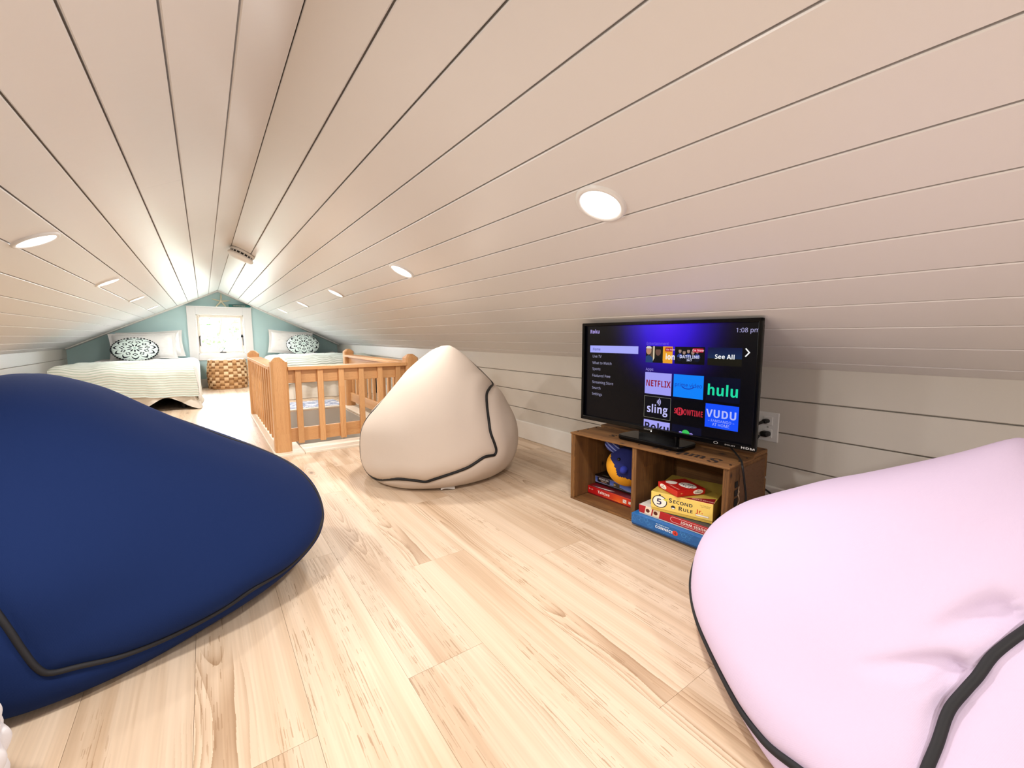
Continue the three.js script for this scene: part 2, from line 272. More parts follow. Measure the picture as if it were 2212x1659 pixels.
// ---------------------------------------------------------------- recessed lights
{
  const ringGeo = new THREE.LatheGeometry([[0.40, 0.0], [0.40, -0.035], [0.43, -0.06], [0.47, -0.062], [0.5, -0.045], [0.515, 0.0]].map(([a, b]) => new THREE.Vector2(a * U, b * U)), 40);
  const discGeo = new THREE.CylinderGeometry(0.41 * U, 0.41 * U, 0.03 * U, 40); discGeo.translate(0, -0.025 * U, 0);
  const glow = new THREE.MeshStandardMaterial({ color: 0xffffff, emissive: LAMP_COLOR, emissiveIntensity: 4, roughness: 0.6 });
  const where = { 1: ['behind the camera', 'nearest the television', 'above the beige bean bag', 'above the stair opening', 'above the foot of the right bed', 'nearest the far wall'], '-1': ['behind the camera', 'just out of view at the left', 'above the navy bean bag', 'short of the left bed', 'above the foot of the left bed', 'nearest the far wall'] };
  for (const side of [1, -1]) for (let k = -1; k <= 4; k++) {
    const z = -6.06 - 10.37 * k, ang = side > 0 ? AR : AL, s = 4.916 / Math.cos(ang);
    const t = thing('recessed_light', `round recessed light on the ${side > 0 ? 'right' : 'left'} slope, the one ${where[side][k + 1]}`, 'light', 'recessed lights along both slopes');
    t.position.copy(V(RIDGE_X + side * s * Math.cos(ang), RIDGE_Y - s * Math.sin(ang), z)); t.rotation.z = -side * ang;
    mesh('trim_ring', ringGeo, whitePlastic, t); mesh('diffuser', discGeo, glow, t);
    const l = new THREE.RectAreaLight(LAMP_COLOR, LAMP_POWER, 0.72 * U, 0.72 * U); l.position.set(0, -0.065 * U, 0); l.rotation.x = -Math.PI / 2; t.add(l);
  }
}
// ---------------------------------------------------------------- smoke detector at the ridge
{
  const t = thing('smoke_detector', 'round white smoke detector hanging beside the ceiling ridge', 'smoke detector');
  const s = 0.6; t.position.copy(V(RIDGE_X + s * Math.cos(AR), RIDGE_Y - s * Math.sin(AR), -28.6)); t.rotation.z = -AR;
  const lathe = (pts) => new THREE.LatheGeometry(pts.map(([a, b]) => new THREE.Vector2(a * U, -b * U)), 40);
  mesh('base', lathe([[0, 0], [0.6, 0], [0.62, 0.04], [0.62, 0.12], [0.56, 0.15], [0, 0.15]]), whitePlastic, t);
  mesh('vent_ring', lathe([[0.5, 0.15], [0.54, 0.15], [0.54, 0.25], [0.5, 0.25]]), blackMatte, t);
  const ribs = []; for (let i = 0; i < 18; i++) { const g = new THREE.BoxGeometry(0.05 * U, 0.1 * U, 0.05 * U); g.translate(0.55 * U, -0.2 * U, 0); g.rotateY(i / 18 * Math.PI * 2); ribs.push(g); }
  mesh('rib', merged(ribs), whitePlastic, t);
  mesh('cover', lathe([[0, 0.25], [0.6, 0.25], [0.65, 0.3], [0.65, 0.36], [0.58, 0.43], [0.36, 0.46], [0.33, 0.5], [0, 0.52]]), whitePlastic, t);
}

// ---------------------------------------------------------------- stair railing
{
  const t = thing('stair_railing', 'honey oak railing with flat balusters round the stair opening', 'railing', null, V(5.9, -EYE, -28.3));
  const o = t.position, place = (g, ax, i) => { uvMetres(g, ax, 1, 0.2, rr(0, 1), rr(0, 1)); g.translate(-o.x, -o.y, -o.z); return [g, oakMats[i ?? Math.floor(rnd() * 3)]]; };
  const post = (x0, x1, z0, z1) => {
    const pts = [], c = 0.09, cc = 0.2, top = -0.93;
    for (const [y, m] of [[-EYE + 0.1, 0], [top - 0.2, 0], [top, cc]]) for (const [x, sx] of [[x0, 1], [x1, -1]]) for (const [z, sz] of [[z0, 1], [z1, -1]]) { pts.push(V(x + sx * (m + c), y, z + sz * m), V(x + sx * m, y, z + sz * (m + c))); }
    const g = new ConvexGeometry(pts); const [h, m] = place(g, 1, 1); mesh('post', h, m, t);
  };
  const X0 = 2.36, X1 = 3.05, X2 = 8.74, X3 = 9.43, ZF0 = -22.6, ZF1 = -21.92, ZB0 = -35.0, ZB1 = -34.3;
  for (const [x0, x1] of [[X0, X1], [X2, X3]]) for (const [z0, z1] of [[ZF0, ZF1], [ZB0, ZB1]]) post(x0, x1, z0, z1);
  const add = (n, x0, x1, y0, y1, z0, z1, ax, i, r = 0.003) => { const [g, m] = place(span(x0, x1, y0, y1, z0, z1, r), ax, i); mesh(n, g, m, t); };
  add('top_rail', X1, X2, -1.53, -1.36, ZF0 - 0.08, ZF1 + 0.03, 0, 2); add('top_rail', X0 - 0.03, X1 + 0.08, -1.53, -1.36, ZB1, ZF0, 2, 2); add('top_rail', X2 - 0.08, X3 + 0.03, -1.53, -1.36, ZB1, ZF0, 2, 2);
  add('upper_board', X1, X2, -2.15, -1.53, -22.34, -22.2, 0, 1); add('lower_board', X1, X2, -4.95, -4.29, -22.34, -22.2, 0, 1);
  add('upper_board', X0 + 0.28, X0 + 0.42, -2.15, -1.53, ZB1, ZF0, 2, 1); add('lower_board', X0 + 0.28, X0 + 0.42, -4.95, -4.29, ZB1, ZF0, 2, 1);
  add('upper_board', X3 - 0.42, X3 - 0.28, -2.15, -1.53, ZB1, ZF0, 2, 1); add('lower_board', X3 - 0.42, X3 - 0.28, -4.95, -4.29, ZB1, ZF0, 2, 1);
  for (let i = 0; i < 6; i++) { const x = 3.475 + 0.967 * i; add('baluster', x - 0.13, x + 0.13, -5.01, -1.53, -22.2, -22.02, 1); }
  for (let i = 0; i < 12; i++) { const z = -23.2 - 0.985 * i; add('baluster', X0 + 0.1, X0 + 0.28, -5.01, -1.53, z - 0.13, z + 0.13, 1); add('baluster', X3 - 0.28, X3 - 0.1, -5.01, -1.53, z - 0.13, z + 0.13, 1); }
}

// ---------------------------------------------------------------- bean bags
// body of stacked rings: each level holds its centre, radius and second and third harmonics (boards)
function bag(spec, o) {
  const K = 6, NT = 150, NA = 260, h = 1 / (K - 1);
  const second = spec.levels[0].map((_, c) => { const y = spec.levels.map((l) => l[c]), b = new Array(K).fill(0), cp = new Array(K).fill(0), m = new Array(K).fill(0); for (let i = 1; i < K - 1; i++) b[i] = 6 * (y[i + 1] - 2 * y[i] + y[i - 1]) / (h * h); for (let i = 1; i < K - 1; i++) { const q = 4 - (i > 1 ? cp[i - 1] : 0); cp[i] = 1 / q; m[i] = (b[i] - (i > 1 ? m[i - 1] : 0)) / q; } for (let i = K - 3; i > 0; i--) m[i] -= cp[i] * m[i + 1]; return m; });
  const lev = (t, c) => { const i = Math.min(Math.floor(t / h), K - 2), a = ((i + 1) * h - t) / h, b = 1 - a; return a * spec.levels[i][c] + b * spec.levels[i + 1][c] + ((a * a * a - a) * second[c][i] + (b * b * b - b) * second[c][i + 1]) * h * h / 6; };
  const cap = (t) => Math.sqrt(Math.max(0, 1 - t ** 5)) * (t < 0.22 ? 0.72 + 0.28 * Math.sqrt(Math.max(0, 1 - (1 - t / 0.22) ** 2)) : 1);
  const point = (t, a) => { const L = [0, 1, 2, 3, 4, 5, 6].map((c) => lev(t, c)), r = (L[2] + L[3] * Math.cos(2 * a) + L[4] * Math.sin(2 * a) + L[5] * Math.cos(3 * a) + L[6] * Math.sin(3 * a)) * cap(t); return V(L[0] + r * Math.cos(a), -EYE + spec.height * t, L[1] + r * Math.sin(a)); };
  const t = thing('bean_bag', o.label, 'bean bag', 'bean bags', V(spec.levels[0][0], -EYE, spec.levels[0][1])), org = t.position.clone();
  const curve = (list) => { const c = new THREE.CatmullRomCurve3(list.map(([tt, a]) => point(tt, a)), false, 'centripetal'); return c.getPoints(list.length * 10); };
  const lines = o.piping.map(curve), folds = (o.folds ?? []).map(([list, amp, wid]) => [curve(list), amp, wid]);
  const dist = (p, l) => { let d = 1e9, at = 0; for (let i = 0; i < l.length; i++) { const q = p.distanceToSquared(l[i]); if (q < d) { d = q; at = i; } } return [Math.sqrt(d), at / (l.length - 1)]; };
  const pos = [], uv = [], idx = [];
  const centre = V(lev(0.45, 0), -EYE + spec.height * 0.42, lev(0.45, 1));
  const shift = (p, bare) => {
    let dn = 0; for (const l of lines) { const [d] = dist(p, l); dn -= 0.05 * U * Math.exp(-((d / (0.11 * U)) ** 2)); dn += 0.05 * U * Math.exp(-(((d - 0.45 * U) / (0.35 * U)) ** 2)); }
    if (!bare) for (const [l, amp, wid] of folds) { const [d, f] = dist(p, l); dn += amp * U * (0.2 + 0.8 * f) * (1 - 0.8 * f ** 8) * Math.exp(-((d / (wid * U * (0.6 + 0.6 * f))) ** 2)); }
    dn += (fbm(p.x * 4 + 9, p.z * 4 + p.y * 5 + 20, 2, 900) - 0.5) * 0.1 * U;
    return dn;
  };
  for (let j = 0; j <= NT; j++) { const tt = (1 - Math.cos(Math.PI * j / NT)) / 2; for (let i = 0; i < NA; i++) { const a = i / NA * Math.PI * 2, p = point(tt, a), n = p.clone().sub(centre).normalize(); p.addScaledVector(n, tt > 0.02 && tt < 0.995 ? shift(p) : 0); p.y = Math.max(p.y, 0.001); p.sub(org); pos.push(p.x, p.y, p.z); uv.push(a * 0.45, p.y); } }
  for (let j = 0; j < NT; j++) for (let i = 0; i < NA; i++) { const k = (i + 1) % NA, a = j * NA + i, b = j * NA + k, c = a + NA, d = b + NA; idx.push(a, c, b, b, c, d); }
  { const b0 = pos.length / 3; let p = [0, 0, 0]; for (let i = 0; i < NA; i++) for (let c = 0; c < 3; c++) p[c] += pos[i * 3 + c] / NA; pos.push(...p); uv.push(0, 0); for (let i = 0; i < NA; i++) idx.push(b0, i, (i + 1) % NA); }
  const g = new THREE.BufferGeometry(); g.setAttribute('position', new THREE.Float32BufferAttribute(pos, 3)); g.setAttribute('uv', new THREE.Float32BufferAttribute(uv, 2)); g.setIndex(idx); g.computeVertexNormals();
  mesh('cover', g, o.fabric, t);
  for (const l of lines) {
    const pts = []; for (let i = 0; i < l.length; i += 4) { const p = l[i], n = p.clone().sub(centre).normalize(); pts.push(p.clone().addScaledVector(n, o.pipeOut * U + shift(p, true)).sub(org)); }
    mesh('piping', tubeGeo(pts, o.pipe * U, false, pts.length * 4, 10), o.cord, t);
  }
  for (const [list, w] of o.tags ?? []) { const p = list.map(([tt, a]) => point(tt, a).sub(org)); const d = p[1].clone().sub(p[0]), n = p[0].clone().add(p[1]).multiplyScalar(0.5).sub(centre.clone().sub(org)).setY(0).normalize(); mesh('care_tag', sheet((u, v) => p[0].clone().addScaledVector(d, u).addScaledVector(n, v * w * U).setY(0.006 + 0.016 * (1 - v) + 0.003 * Math.sin(u * 5)), 6, 4, 0.0008), std(0xe9e4dc, 0.8), t); }
  return t;
}
const weave = dataTex(256, 256, (u, v, x, y) => { const a = 128 + 40 * Math.sin(x * Math.PI / 2) * Math.sin(y * Math.PI / 2) + 70 * (fbm(x / 3, y / 3, 2, 501) - 0.5); return [a, a, a]; }, false);
const fabric = (color, sheen, extra = {}) => { const t = weave.clone(); t.repeat.set(6, 6); return new THREE.MeshPhysicalMaterial({ color, roughness: 0.9, specularIntensity: 0.25, sheen: 0.08, sheenRoughness: 0.5, sheenColor: new THREE.Color(sheen), bumpMap: t, bumpScale: 0.0004, ...extra }); };
const BEIGE = { height: 5.054, levels: [[7.59,-15.82,3.15,0.09,-0.01,-0.01,0.03],[7.66,-15.73,3.12,0.03,0.02,0.01,0.01],[7.69,-15.68,2.96,0.05,0.06,-0.01,-0.0],[7.79,-15.63,2.41,0.01,0.02,0.0,0.02],[7.83,-15.63,1.75,-0.01,-0.0,0.0,0.01],[7.86,-15.62,1.05,-0.01,-0.01,0.0,0.0]] };
const NAVY = { height: 4.73, levels: [[-2.11,-11.34,3.42,0.34,-0.12,0.06,-0.2],[-1.99,-11.45,3.53,0.49,-0.04,0.12,0.03],[-2.08,-11.66,3.38,0.46,-0.12,0.11,-0.07],[-2.4,-11.81,2.8,0.27,-0.07,0.06,-0.02],[-2.74,-11.99,2.12,0.05,-0.06,-0.03,0.0],[-2.94,-12.19,1.61,0.02,-0.09,0.01,-0.03]] };
const PINK = { height: 3.934, levels: [[8.38,-1.5,3.57,0.2,-0.32,-0.06,0.18],[8.73,-1.5,3.23,0.02,-0.1,0.04,0.07],[9.01,-1.52,2.85,-0.11,0.03,0.04,0.04],[9.23,-1.36,2.22,-0.07,0.07,0.03,0.01],[9.41,-1.04,1.41,0.05,0.08,0.01,-0.02],[9.6,-0.67,0.53,0.17,0.09,0.01,-0.02]] };
const blackCord = std(0x08080a, 0.6), greyCord = std(0x16161b, 0.7);
bag(BEIGE, { label: 'beige teardrop bean bag with black piping beside the stair railing', fabric: fabric(new THREE.Color(0.62, 0.53, 0.45), 0x6b5f52), cord: blackCord, pipe: 0.052, pipeOut: 0.02,
  piping: [[[0.95, 0.05], [0.9, 0.3], [0.818,0.541],[0.775,0.541],[0.729,0.541],[0.697,0.539],[0.681,0.963],[0.645,1.189],[0.558,1.327],[0.465,1.38],[0.39,1.395],[0.31,1.361],[0.26,1.34],[0.232,1.361],[0.233,1.444],[0.232,1.518],[0.209,1.611],[0.181,1.707],[0.156,1.834],[0.127,1.99],[0.103,2.111],[0.084,2.199],[0.092,2.304],[0.097,2.542],[0.049,2.93],[0.052,3.116],[0.066,3.176],[0.095,3.247],[0.169,3.326],[0.267,3.395],[0.344,3.422],[0.421,3.473],[0.474,3.509],[0.526,3.509], [0.6, 3.56], [0.75, 3.7], [0.9, 4.0]]],
  tags: [[[[0.013, 2.007], [0.014, 1.807]], 0.2]] });
bag(NAVY, { label: 'large navy blue bean bag with dark piping in the left foreground', fabric: fabric(new THREE.Color(0.008, 0.021, 0.088), 0x1c3f90), cord: greyCord, pipe: 0.042, pipeOut: 0.02,
  piping: [[[0.85, 5.7], [0.75, 6.0], [0.645,6.184],[0.591,6.146],[0.517,6.123],[0.438,6.196],[0.343,0.029],[0.277,0.094],[0.224,0.162],[0.201,0.248],[0.165,0.343],[0.135,0.512],[0.137,0.754],[0.111,0.864],[0.096,1.043],[0.093,1.217],[0.102,1.361],[0.123,1.501],[0.138,1.606],[0.165,1.641],[0.228,1.683],[0.302,1.714],[0.371,1.739],[0.475,1.777],[0.587,1.839], [0.62, 2.1], [0.7, 2.5], [0.72, 3.0]]] });
bag(PINK, { label: 'pale pink bean bag with dark piping in the right foreground', fabric: fabric(new THREE.Color(0.67, 0.55, 0.73), 0xc9b4d8), cord: greyCord, pipe: 0.05, pipeOut: 0.02,
  piping: [[[0.4, 4.75], [0.26, 4.5], [0.197,4.257],[0.152,4.119],[0.119,3.964],[0.101,3.807],[0.085,3.634],[0.074,3.496],[0.076,3.391],[0.082,3.316],[0.104,3.211],[0.124,3.107],[0.154,3.007],[0.183,2.93]], [[0.8, 1.8], [0.7, 2.2], [0.63,2.377],[0.591,2.513],[0.545,2.623],[0.52,2.67],[0.483,2.723],[0.439,2.763],[0.405,2.798],[0.361,2.839],[0.304,2.867],[0.256,2.893],[0.222,2.905],[0.183,2.93]]],
  folds: [[[[0.379, 3.083], [0.42, 2.936], [0.448, 2.78]], -0.2, 0.14], [[[0.372, 2.927], [0.41, 2.849], [0.438, 2.786]], -0.1, 0.08], [[[0.507, 2.893], [0.555, 2.77], [0.588, 2.618]], -0.24, 0.18], [[[0.256, 2.896], [0.333, 2.867], [0.403, 2.814]], -0.14, 0.12]] });

// ---------------------------------------------------------------- crate with games
const CR = { a: 4 * Math.PI / 180, x: 9.72, z: -10.22, L: 5.12, D: 2.3, H: 2.27 };
const crateAt = V(CR.x, -EYE, CR.z);
// lettering
const TXT = (g, s, x, y, px, color, o = {}) => { g.save(); g.translate(x, y); g.rotate(o.rot ?? 0); g.scale(o.sx ?? 1, 1); g.font = (o.w ?? 'bold') + ' ' + px + 'px ' + (o.f ?? 'sans-serif'); g.textAlign = o.a ?? 'left'; g.textBaseline = 'middle'; if (o.stroke) { g.lineWidth = o.lw ?? px * 0.12; g.strokeStyle = o.stroke; g.lineJoin = 'round'; g.strokeText(s, 0, 0); } g.fillStyle = color; g.fillText(s, 0, 0); g.restore(); };
// a point of the crate: d into the crate, h up, l along its front (boards)
const inCrate = (d, h, l) => V3(d * U, h * U, l * U).applyAxisAngle(V3(0, 1, 0), CR.a).add(crateAt);
{
  const t = thing('wooden_crate', 'worn brown wooden fruit crate on its side holding board games under the television', 'crate', null, crateAt, CR.a);
  const loc = (d0, d1, h0, h1, l0, l1, r = 0.003) => boxAt((d1 - d0) * U, (h1 - h0) * U, (l1 - l0) * U, (d0 + d1) / 2 * U, (h0 + h1) / 2 * U, (l0 + l1) / 2 * U, r);
  const part = (n, g, ax, m) => mesh(n, uvMetres(g, ax, 0.7, 0.2, rr(0, 1), rr(0, 1)), crateMats[Math.floor(rnd() * 3)], t);
  part('end_board', loc(0, CR.D, 0.06, CR.H - 0.06, 0, 0.16), 1, 2); part('divider', loc(0.02, 0.12 + 2.0, 0.06, CR.H - 0.06, 2.36, 2.52), 1, 1);
  part('bottom_slat', loc(0, 1.12, 0, 0.06, 0, CR.L, 0.002), 2, 2); part('bottom_slat', loc(1.15, CR.D, 0, 0.06, 0, CR.L, 0.002), 2, 1);
  for (const [a, b] of [[0.05, 0.78], [0.84, 1.5], [1.56, 2.22]]) part('back_slat', loc(CR.D, CR.D + 0.06, a, b, 0, CR.L, 0.002), 2, 0);
  // the printed front plank of the top
  const top = mesh('top_slat', uvMetres(loc(-0.02, 1.42, CR.H - 0.06, CR.H, -0.03, CR.L + 0.03, 0.003), 2, 0.7, 0.2, 0.2, 0.1), crateMats[2], t);
  const printTex = canvasTex(1024, 320, (g, w, h) => {
    g.clearRect(0, 0, w, h); g.fillStyle = 'rgba(34,24,16,0.9)'; g.translate(w, h); g.rotate(Math.PI); for (const [ch, x, y] of [['S', 71, 58], ['u', 160, 58], ['n', 227, 58], ['k', 292, 58], ['i', 342, 58], ['s', 390, 58], ['t', 440, 58], ['s', 817, 117]]) TXT(g, ch, x, y, ch === 'S' ? 150 : 128, 'rgba(30,20,13,0.92)', { a: 'center', f: 'serif', sx: 0.85 }); g.globalCompositeOperation = 'destination-out'; for (let i = 0; i < 1500; i++) { g.fillStyle = 'rgba(0,0,0,' + rr(0.1, 0.7) + ')'; g.fillRect(rnd() * w, rnd() * h, rr(2, 14), rr(1, 3)); }
  });
  const pg = new THREE.PlaneGeometry(4.6 * U, 1.2 * U); pg.rotateX(-Math.PI / 2); pg.rotateY(-Math.PI / 2); pg.translate(0.72 * U, CR.H * U + 0.0006, 2.62 * U);
  mesh('stencil_print', pg, new THREE.MeshStandardMaterial({ map: printTex, transparent: true, roughness: 0.8, polygonOffset: true, polygonOffsetFactor: -1 }), top);
  part('top_rail', loc(1.47, CR.D + 0.06, CR.H - 0.06, CR.H + 0.07, 0.05, CR.L, 0.004), 2, 0);
  // right end board with its torn paper label
  const end = part('end_board', loc(0.02, CR.D, 0.06, CR.H - 0.06, CR.L - 0.16, CR.L, 0.004), 1, 1);
  const lab = canvasTex(512, 512, (g, w, h) => {
    g.clearRect(0, 0, w, h); g.fillStyle = '#6a4a30'; g.beginPath(); const e = []; for (let i = 0; i <= 40; i++) e.push([(0.16 + 0.05 * noise2(i * 0.6, 1, 7) + 0.05 * noise2(i * 1.9, 5, 8)) * w, i / 40 * h]);
    g.moveTo(w, 0); for (const [x, y] of e) g.lineTo(x, y); g.lineTo(w, h); g.fill();
    for (let i = 0; i < 900; i++) { g.fillStyle = `rgba(${60 + rnd() * 50},${40 + rnd() * 30},${20 + rnd() * 20},0.25)`; g.fillRect(rr(0.22, 1) * w, rnd() * h, rr(2, 30), rr(2, 8)); }
    g.strokeStyle = '#cdb492'; g.lineWidth = 12; g.beginPath(); e.forEach(([x, y], i) => (i > 8 && i < 40 ? g.lineTo(x + 4, y) : 0)); g.stroke();
    g.fillStyle = '#0c0908'; for (let i = 0; i < 7; i++) g.fillRect(0.09 * w + rnd() * 12, (0.14 + i * 0.11) * h, 26 + rnd() * 24, 30 + rnd() * 24);
  });
  const lg = new THREE.PlaneGeometry((CR.D - 0.25) * U, (CR.H - 0.3) * U); lg.translate(CR.D / 2 * U, CR.H / 2 * U, CR.L * U + 0.0006);
  mesh('paper_label', lg, new THREE.MeshStandardMaterial({ map: lab, transparent: true, roughness: 0.85, polygonOffset: true, polygonOffsetFactor: -1 }), end);
  const nails = [], nailM = std(0x2a1c12, 0.6, { metalness: 0.4 }); for (const l of [0.08, 2.44, CR.L - 0.08]) for (const d of [0.25, 0.75, 1.2]) { const g = new THREE.CylinderGeometry(0.03 * U, 0.03 * U, 0.02 * U, 10); g.translate(d * U, CR.H * U + 0.0006, l * U); nails.push(g); }
  for (const g of nails) mesh('nail', g, nailM, t);
}
// board games: the front face is -x, its right end +z, the lid +y
function speckle(g, w, h, n, c) { for (let i = 0; i < n; i++) { g.fillStyle = c; g.globalAlpha = rr(0.03, 0.12); g.fillRect(rnd() * w, rnd() * h, rr(3, 30), rr(2, 10)); } g.globalAlpha = 1; }
function game(o) {
  const t = thing('board_game', o.label, 'board game', 'board games in the crate', inCrate(o.d, o.h, o.l), CR.a + (o.turn ?? 0));
  const w = o.w * U, h = o.hgt * U, dep = o.dep * U, side = std(o.color, 0.35), mk = (tw, th, f, topface) => {
    const tex = canvasTex(tw, th, (g, W, H) => { g.fillStyle = o.css; g.fillRect(0, 0, W, H); if (topface) { g.translate(W, 0); g.rotate(Math.PI / 2); f(g, H, W); } else f(g, W, H); });
    return new THREE.MeshPhysicalMaterial({ map: tex, roughness: 0.32 });
  };
  const mats = [side, mk(1024, Math.max(96, Math.round(1024 * o.hgt / o.w)), o.front), o.top ? mk(512, 512, o.top, true) : side, side, o.end ? mk(512, Math.max(64, Math.round(512 * o.hgt / o.dep)), o.end) : side, side];
  const lid = rbox(dep, h * 0.86, w, 0.0018, 2); lid.translate(dep / 2, h * 0.57, w / 2); mesh('lid', lid, mats, t);
  const tray = rbox(dep - 0.003, h * 0.2, w - 0.003, 0.0015, 1); tray.translate(dep / 2, h * 0.1, w / 2); mesh('tray', tray, std(o.tray ?? o.color, 0.5), t);
  return t;
}
const BOT = 0.06;
game({ label: 'red dice game box at the bottom of the left crate compartment', d: 0.68, h: BOT, l: 0.18, w: 2.16, hgt: 0.29, dep: 1.6, color: 0x7d0f16, css: '#c31a1c', front: (g, W, H) => {
  const k = g.createRadialGradient(W * 0.6, H * 0.95, 5, W * 0.6, H * 0.95, W * 0.4); k.addColorStop(0, '#ff7a2c'); k.addColorStop(1, 'rgba(190,20,26,0)'); g.fillStyle = k; g.fillRect(0, 0, W, H);
  TXT(g, '8+ 2+', 25, H * 0.4, H * 0.26, '#f7d5cf'); TXT(g, 'Yahtzee', W * 0.2, H * 0.48, H * 0.56, '#fff6ee', { sx: 0.8 }); for (let i = 0; i < 14; i++) { g.fillStyle = '#ff9a63'; g.fillRect(W * 0.3 + i * 22, H * 0.82, 14, 5); }
  for (const [x, s] of [[0.7, 64], [0.79, 46], [0.86, 40], [0.92, 52]]) { g.fillStyle = '#f6eadf'; g.fillRect(W * x - s / 2, H * 0.55 - s / 2, s, s); g.fillStyle = '#4a3a38'; for (const [a, b] of [[-1, -1], [0, 0], [1, 1]]) { g.beginPath(); g.arc(W * x + a * s * 0.25, H * 0.55 + b * s * 0.25, s * 0.08, 0, 7); g.fill(); } }
}, top: (g, W, H) => { g.fillStyle = '#7a1218'; g.fillRect(0, 0, W, H); g.fillStyle = '#f2e6e0'; g.beginPath(); g.moveTo(30, H - 20); g.lineTo(240, H - 60); g.lineTo(200, H - 20); g.fill(); } });
game({ label: 'dark domino train game tin with a blue landscape band, on the red dice game box', d: 1.02, h: BOT + 0.295, l: 0.2, w: 2.0, hgt: 0.31, dep: 1.3, color: 0x131016, css: '#151119', tray: 0x0e0c10, front: (g, W, H) => {
  const k = g.createLinearGradient(0, 0, 0, H); k.addColorStop(0, '#2b3793'); k.addColorStop(0.6, '#4f6fc0'); k.addColorStop(1, '#8b96c8'); g.fillStyle = k; g.fillRect(16, H * 0.2, W - 32, H * 0.72);
  g.fillStyle = '#0d0f18'; g.beginPath(); g.moveTo(W * 0.2, H * 0.95); g.lineTo(W * 0.5, H * 0.75); g.lineTo(W * 0.75, H * 0.98); g.fill(); g.strokeStyle = '#cfc6d6'; g.lineWidth = 4; g.strokeRect(14, H * 0.18, W - 28, H * 0.75);
  g.fillStyle = '#14121a'; g.fillRect(W * 0.06, H * 0.2, W * 0.26, H * 0.66); TXT(g, 'MEXICAN', W * 0.19, H * 0.42, H * 0.3, '#fff', { a: 'center', f: 'serif', sx: 0.9 }); TXT(g, 'TRAIN', W * 0.19, H * 0.7, H * 0.26, '#d9b493', { a: 'center', f: 'serif' });
  g.fillStyle = '#3a3020'; g.fillRect(W * 0.4, H * 0.35, W * 0.12, H * 0.5); g.fillStyle = '#a08a5a'; g.beginPath(); g.arc(W * 0.42, H * 0.62, H * 0.14, 0, 7); g.fill(); TXT(g, 'dominoes', W * 0.78, H * 0.45, H * 0.16, '#e6ecfa');
}, top: (g, W, H) => { g.fillStyle = '#0c0a0d'; g.fillRect(0, 0, W, H); g.fillStyle = '#8d8a78'; g.fillRect(60, H - 60, 70, 26); speckle(g, W, H, 60, '#6a705e'); } });
game({ label: 'long blue four-in-a-row game box at the bottom of the right crate compartment', d: -0.22, h: BOT, l: 2.57, w: 2.32, hgt: 0.33, dep: 1.95, color: 0x1d5a9c, css: '#1f63a8', tray: 0x17467c, front: (g, W, H) => {
  speckle(g, W, H, 200, '#a8d0ee'); g.globalAlpha = 0.4; for (let i = 0; i < 26; i++) { g.strokeStyle = '#4f9ad6'; g.lineWidth = 6; g.beginPath(); g.arc(rnd() * W, rnd() * H, 26, 0, 7); g.stroke(); } g.globalAlpha = 1;
  TXT(g, 'the original game', W * 0.34, H * 0.22, H * 0.14, '#d7e8f7'); TXT(g, 'CONNECT', W * 0.33, H * 0.5, H * 0.36, '#ffffff', { sx: 0.95 }); g.fillStyle = '#d93a2c'; g.beginPath(); g.arc(W * 0.585, H * 0.48, H * 0.24, 0, 7); g.fill(); TXT(g, '4', W * 0.585, H * 0.5, H * 0.36, '#7d1812', { a: 'center' });
}, top: (g, W, H) => { g.fillStyle = '#2b74bd'; g.fillRect(0, 0, W, H); speckle(g, W, H, 200, '#c8e2f6'); } });
game({ label: 'red guessing game box lying upside down on the blue four-in-a-row box', d: -0.09, h: BOT + 0.335, l: 2.72, w: 2.06, hgt: 0.26, dep: 1.9, color: 0x8d0f18, css: '#b3141f', tray: 0xd8d4cc, front: (g, W, H) => {
  for (const [x, c] of [[0.09, '#f3e2c8'], [0.21, '#f0dcb8']]) { g.fillStyle = c; g.save(); g.translate(W * x, 0); g.transform(1, 0, -0.16, 1, 0, 0); g.fillRect(20, 0, W * 0.1, H); g.restore(); g.fillStyle = '#5a1a10'; g.beginPath(); g.arc(W * (x + 0.05), H * 0.5, H * 0.24, 0, 7); g.fill(); }
  g.save(); g.translate(W, H); g.rotate(Math.PI); TXT(g, 'GUESS WHO?', W * 0.04, H * 0.5, H * 0.46, '#f7eee6', { stroke: '#7a0a12', sx: 0.95 }); g.strokeStyle = '#f3e6dc'; g.lineWidth = 5; g.beginPath(); g.roundRect(W * 0.02, H * 0.2, W * 0.5, H * 0.62, H * 0.3); g.stroke(); g.restore();
}, top: (g, W, H) => { g.fillStyle = '#3a3d46'; g.fillRect(0, 0, W, H); g.fillStyle = '#e8e6e0'; g.fillRect(0, 0, W * 0.3, H); g.fillStyle = '#1c4f86'; g.fillRect(W * 0.08, H * 0.55, W * 0.16, H * 0.3); } });
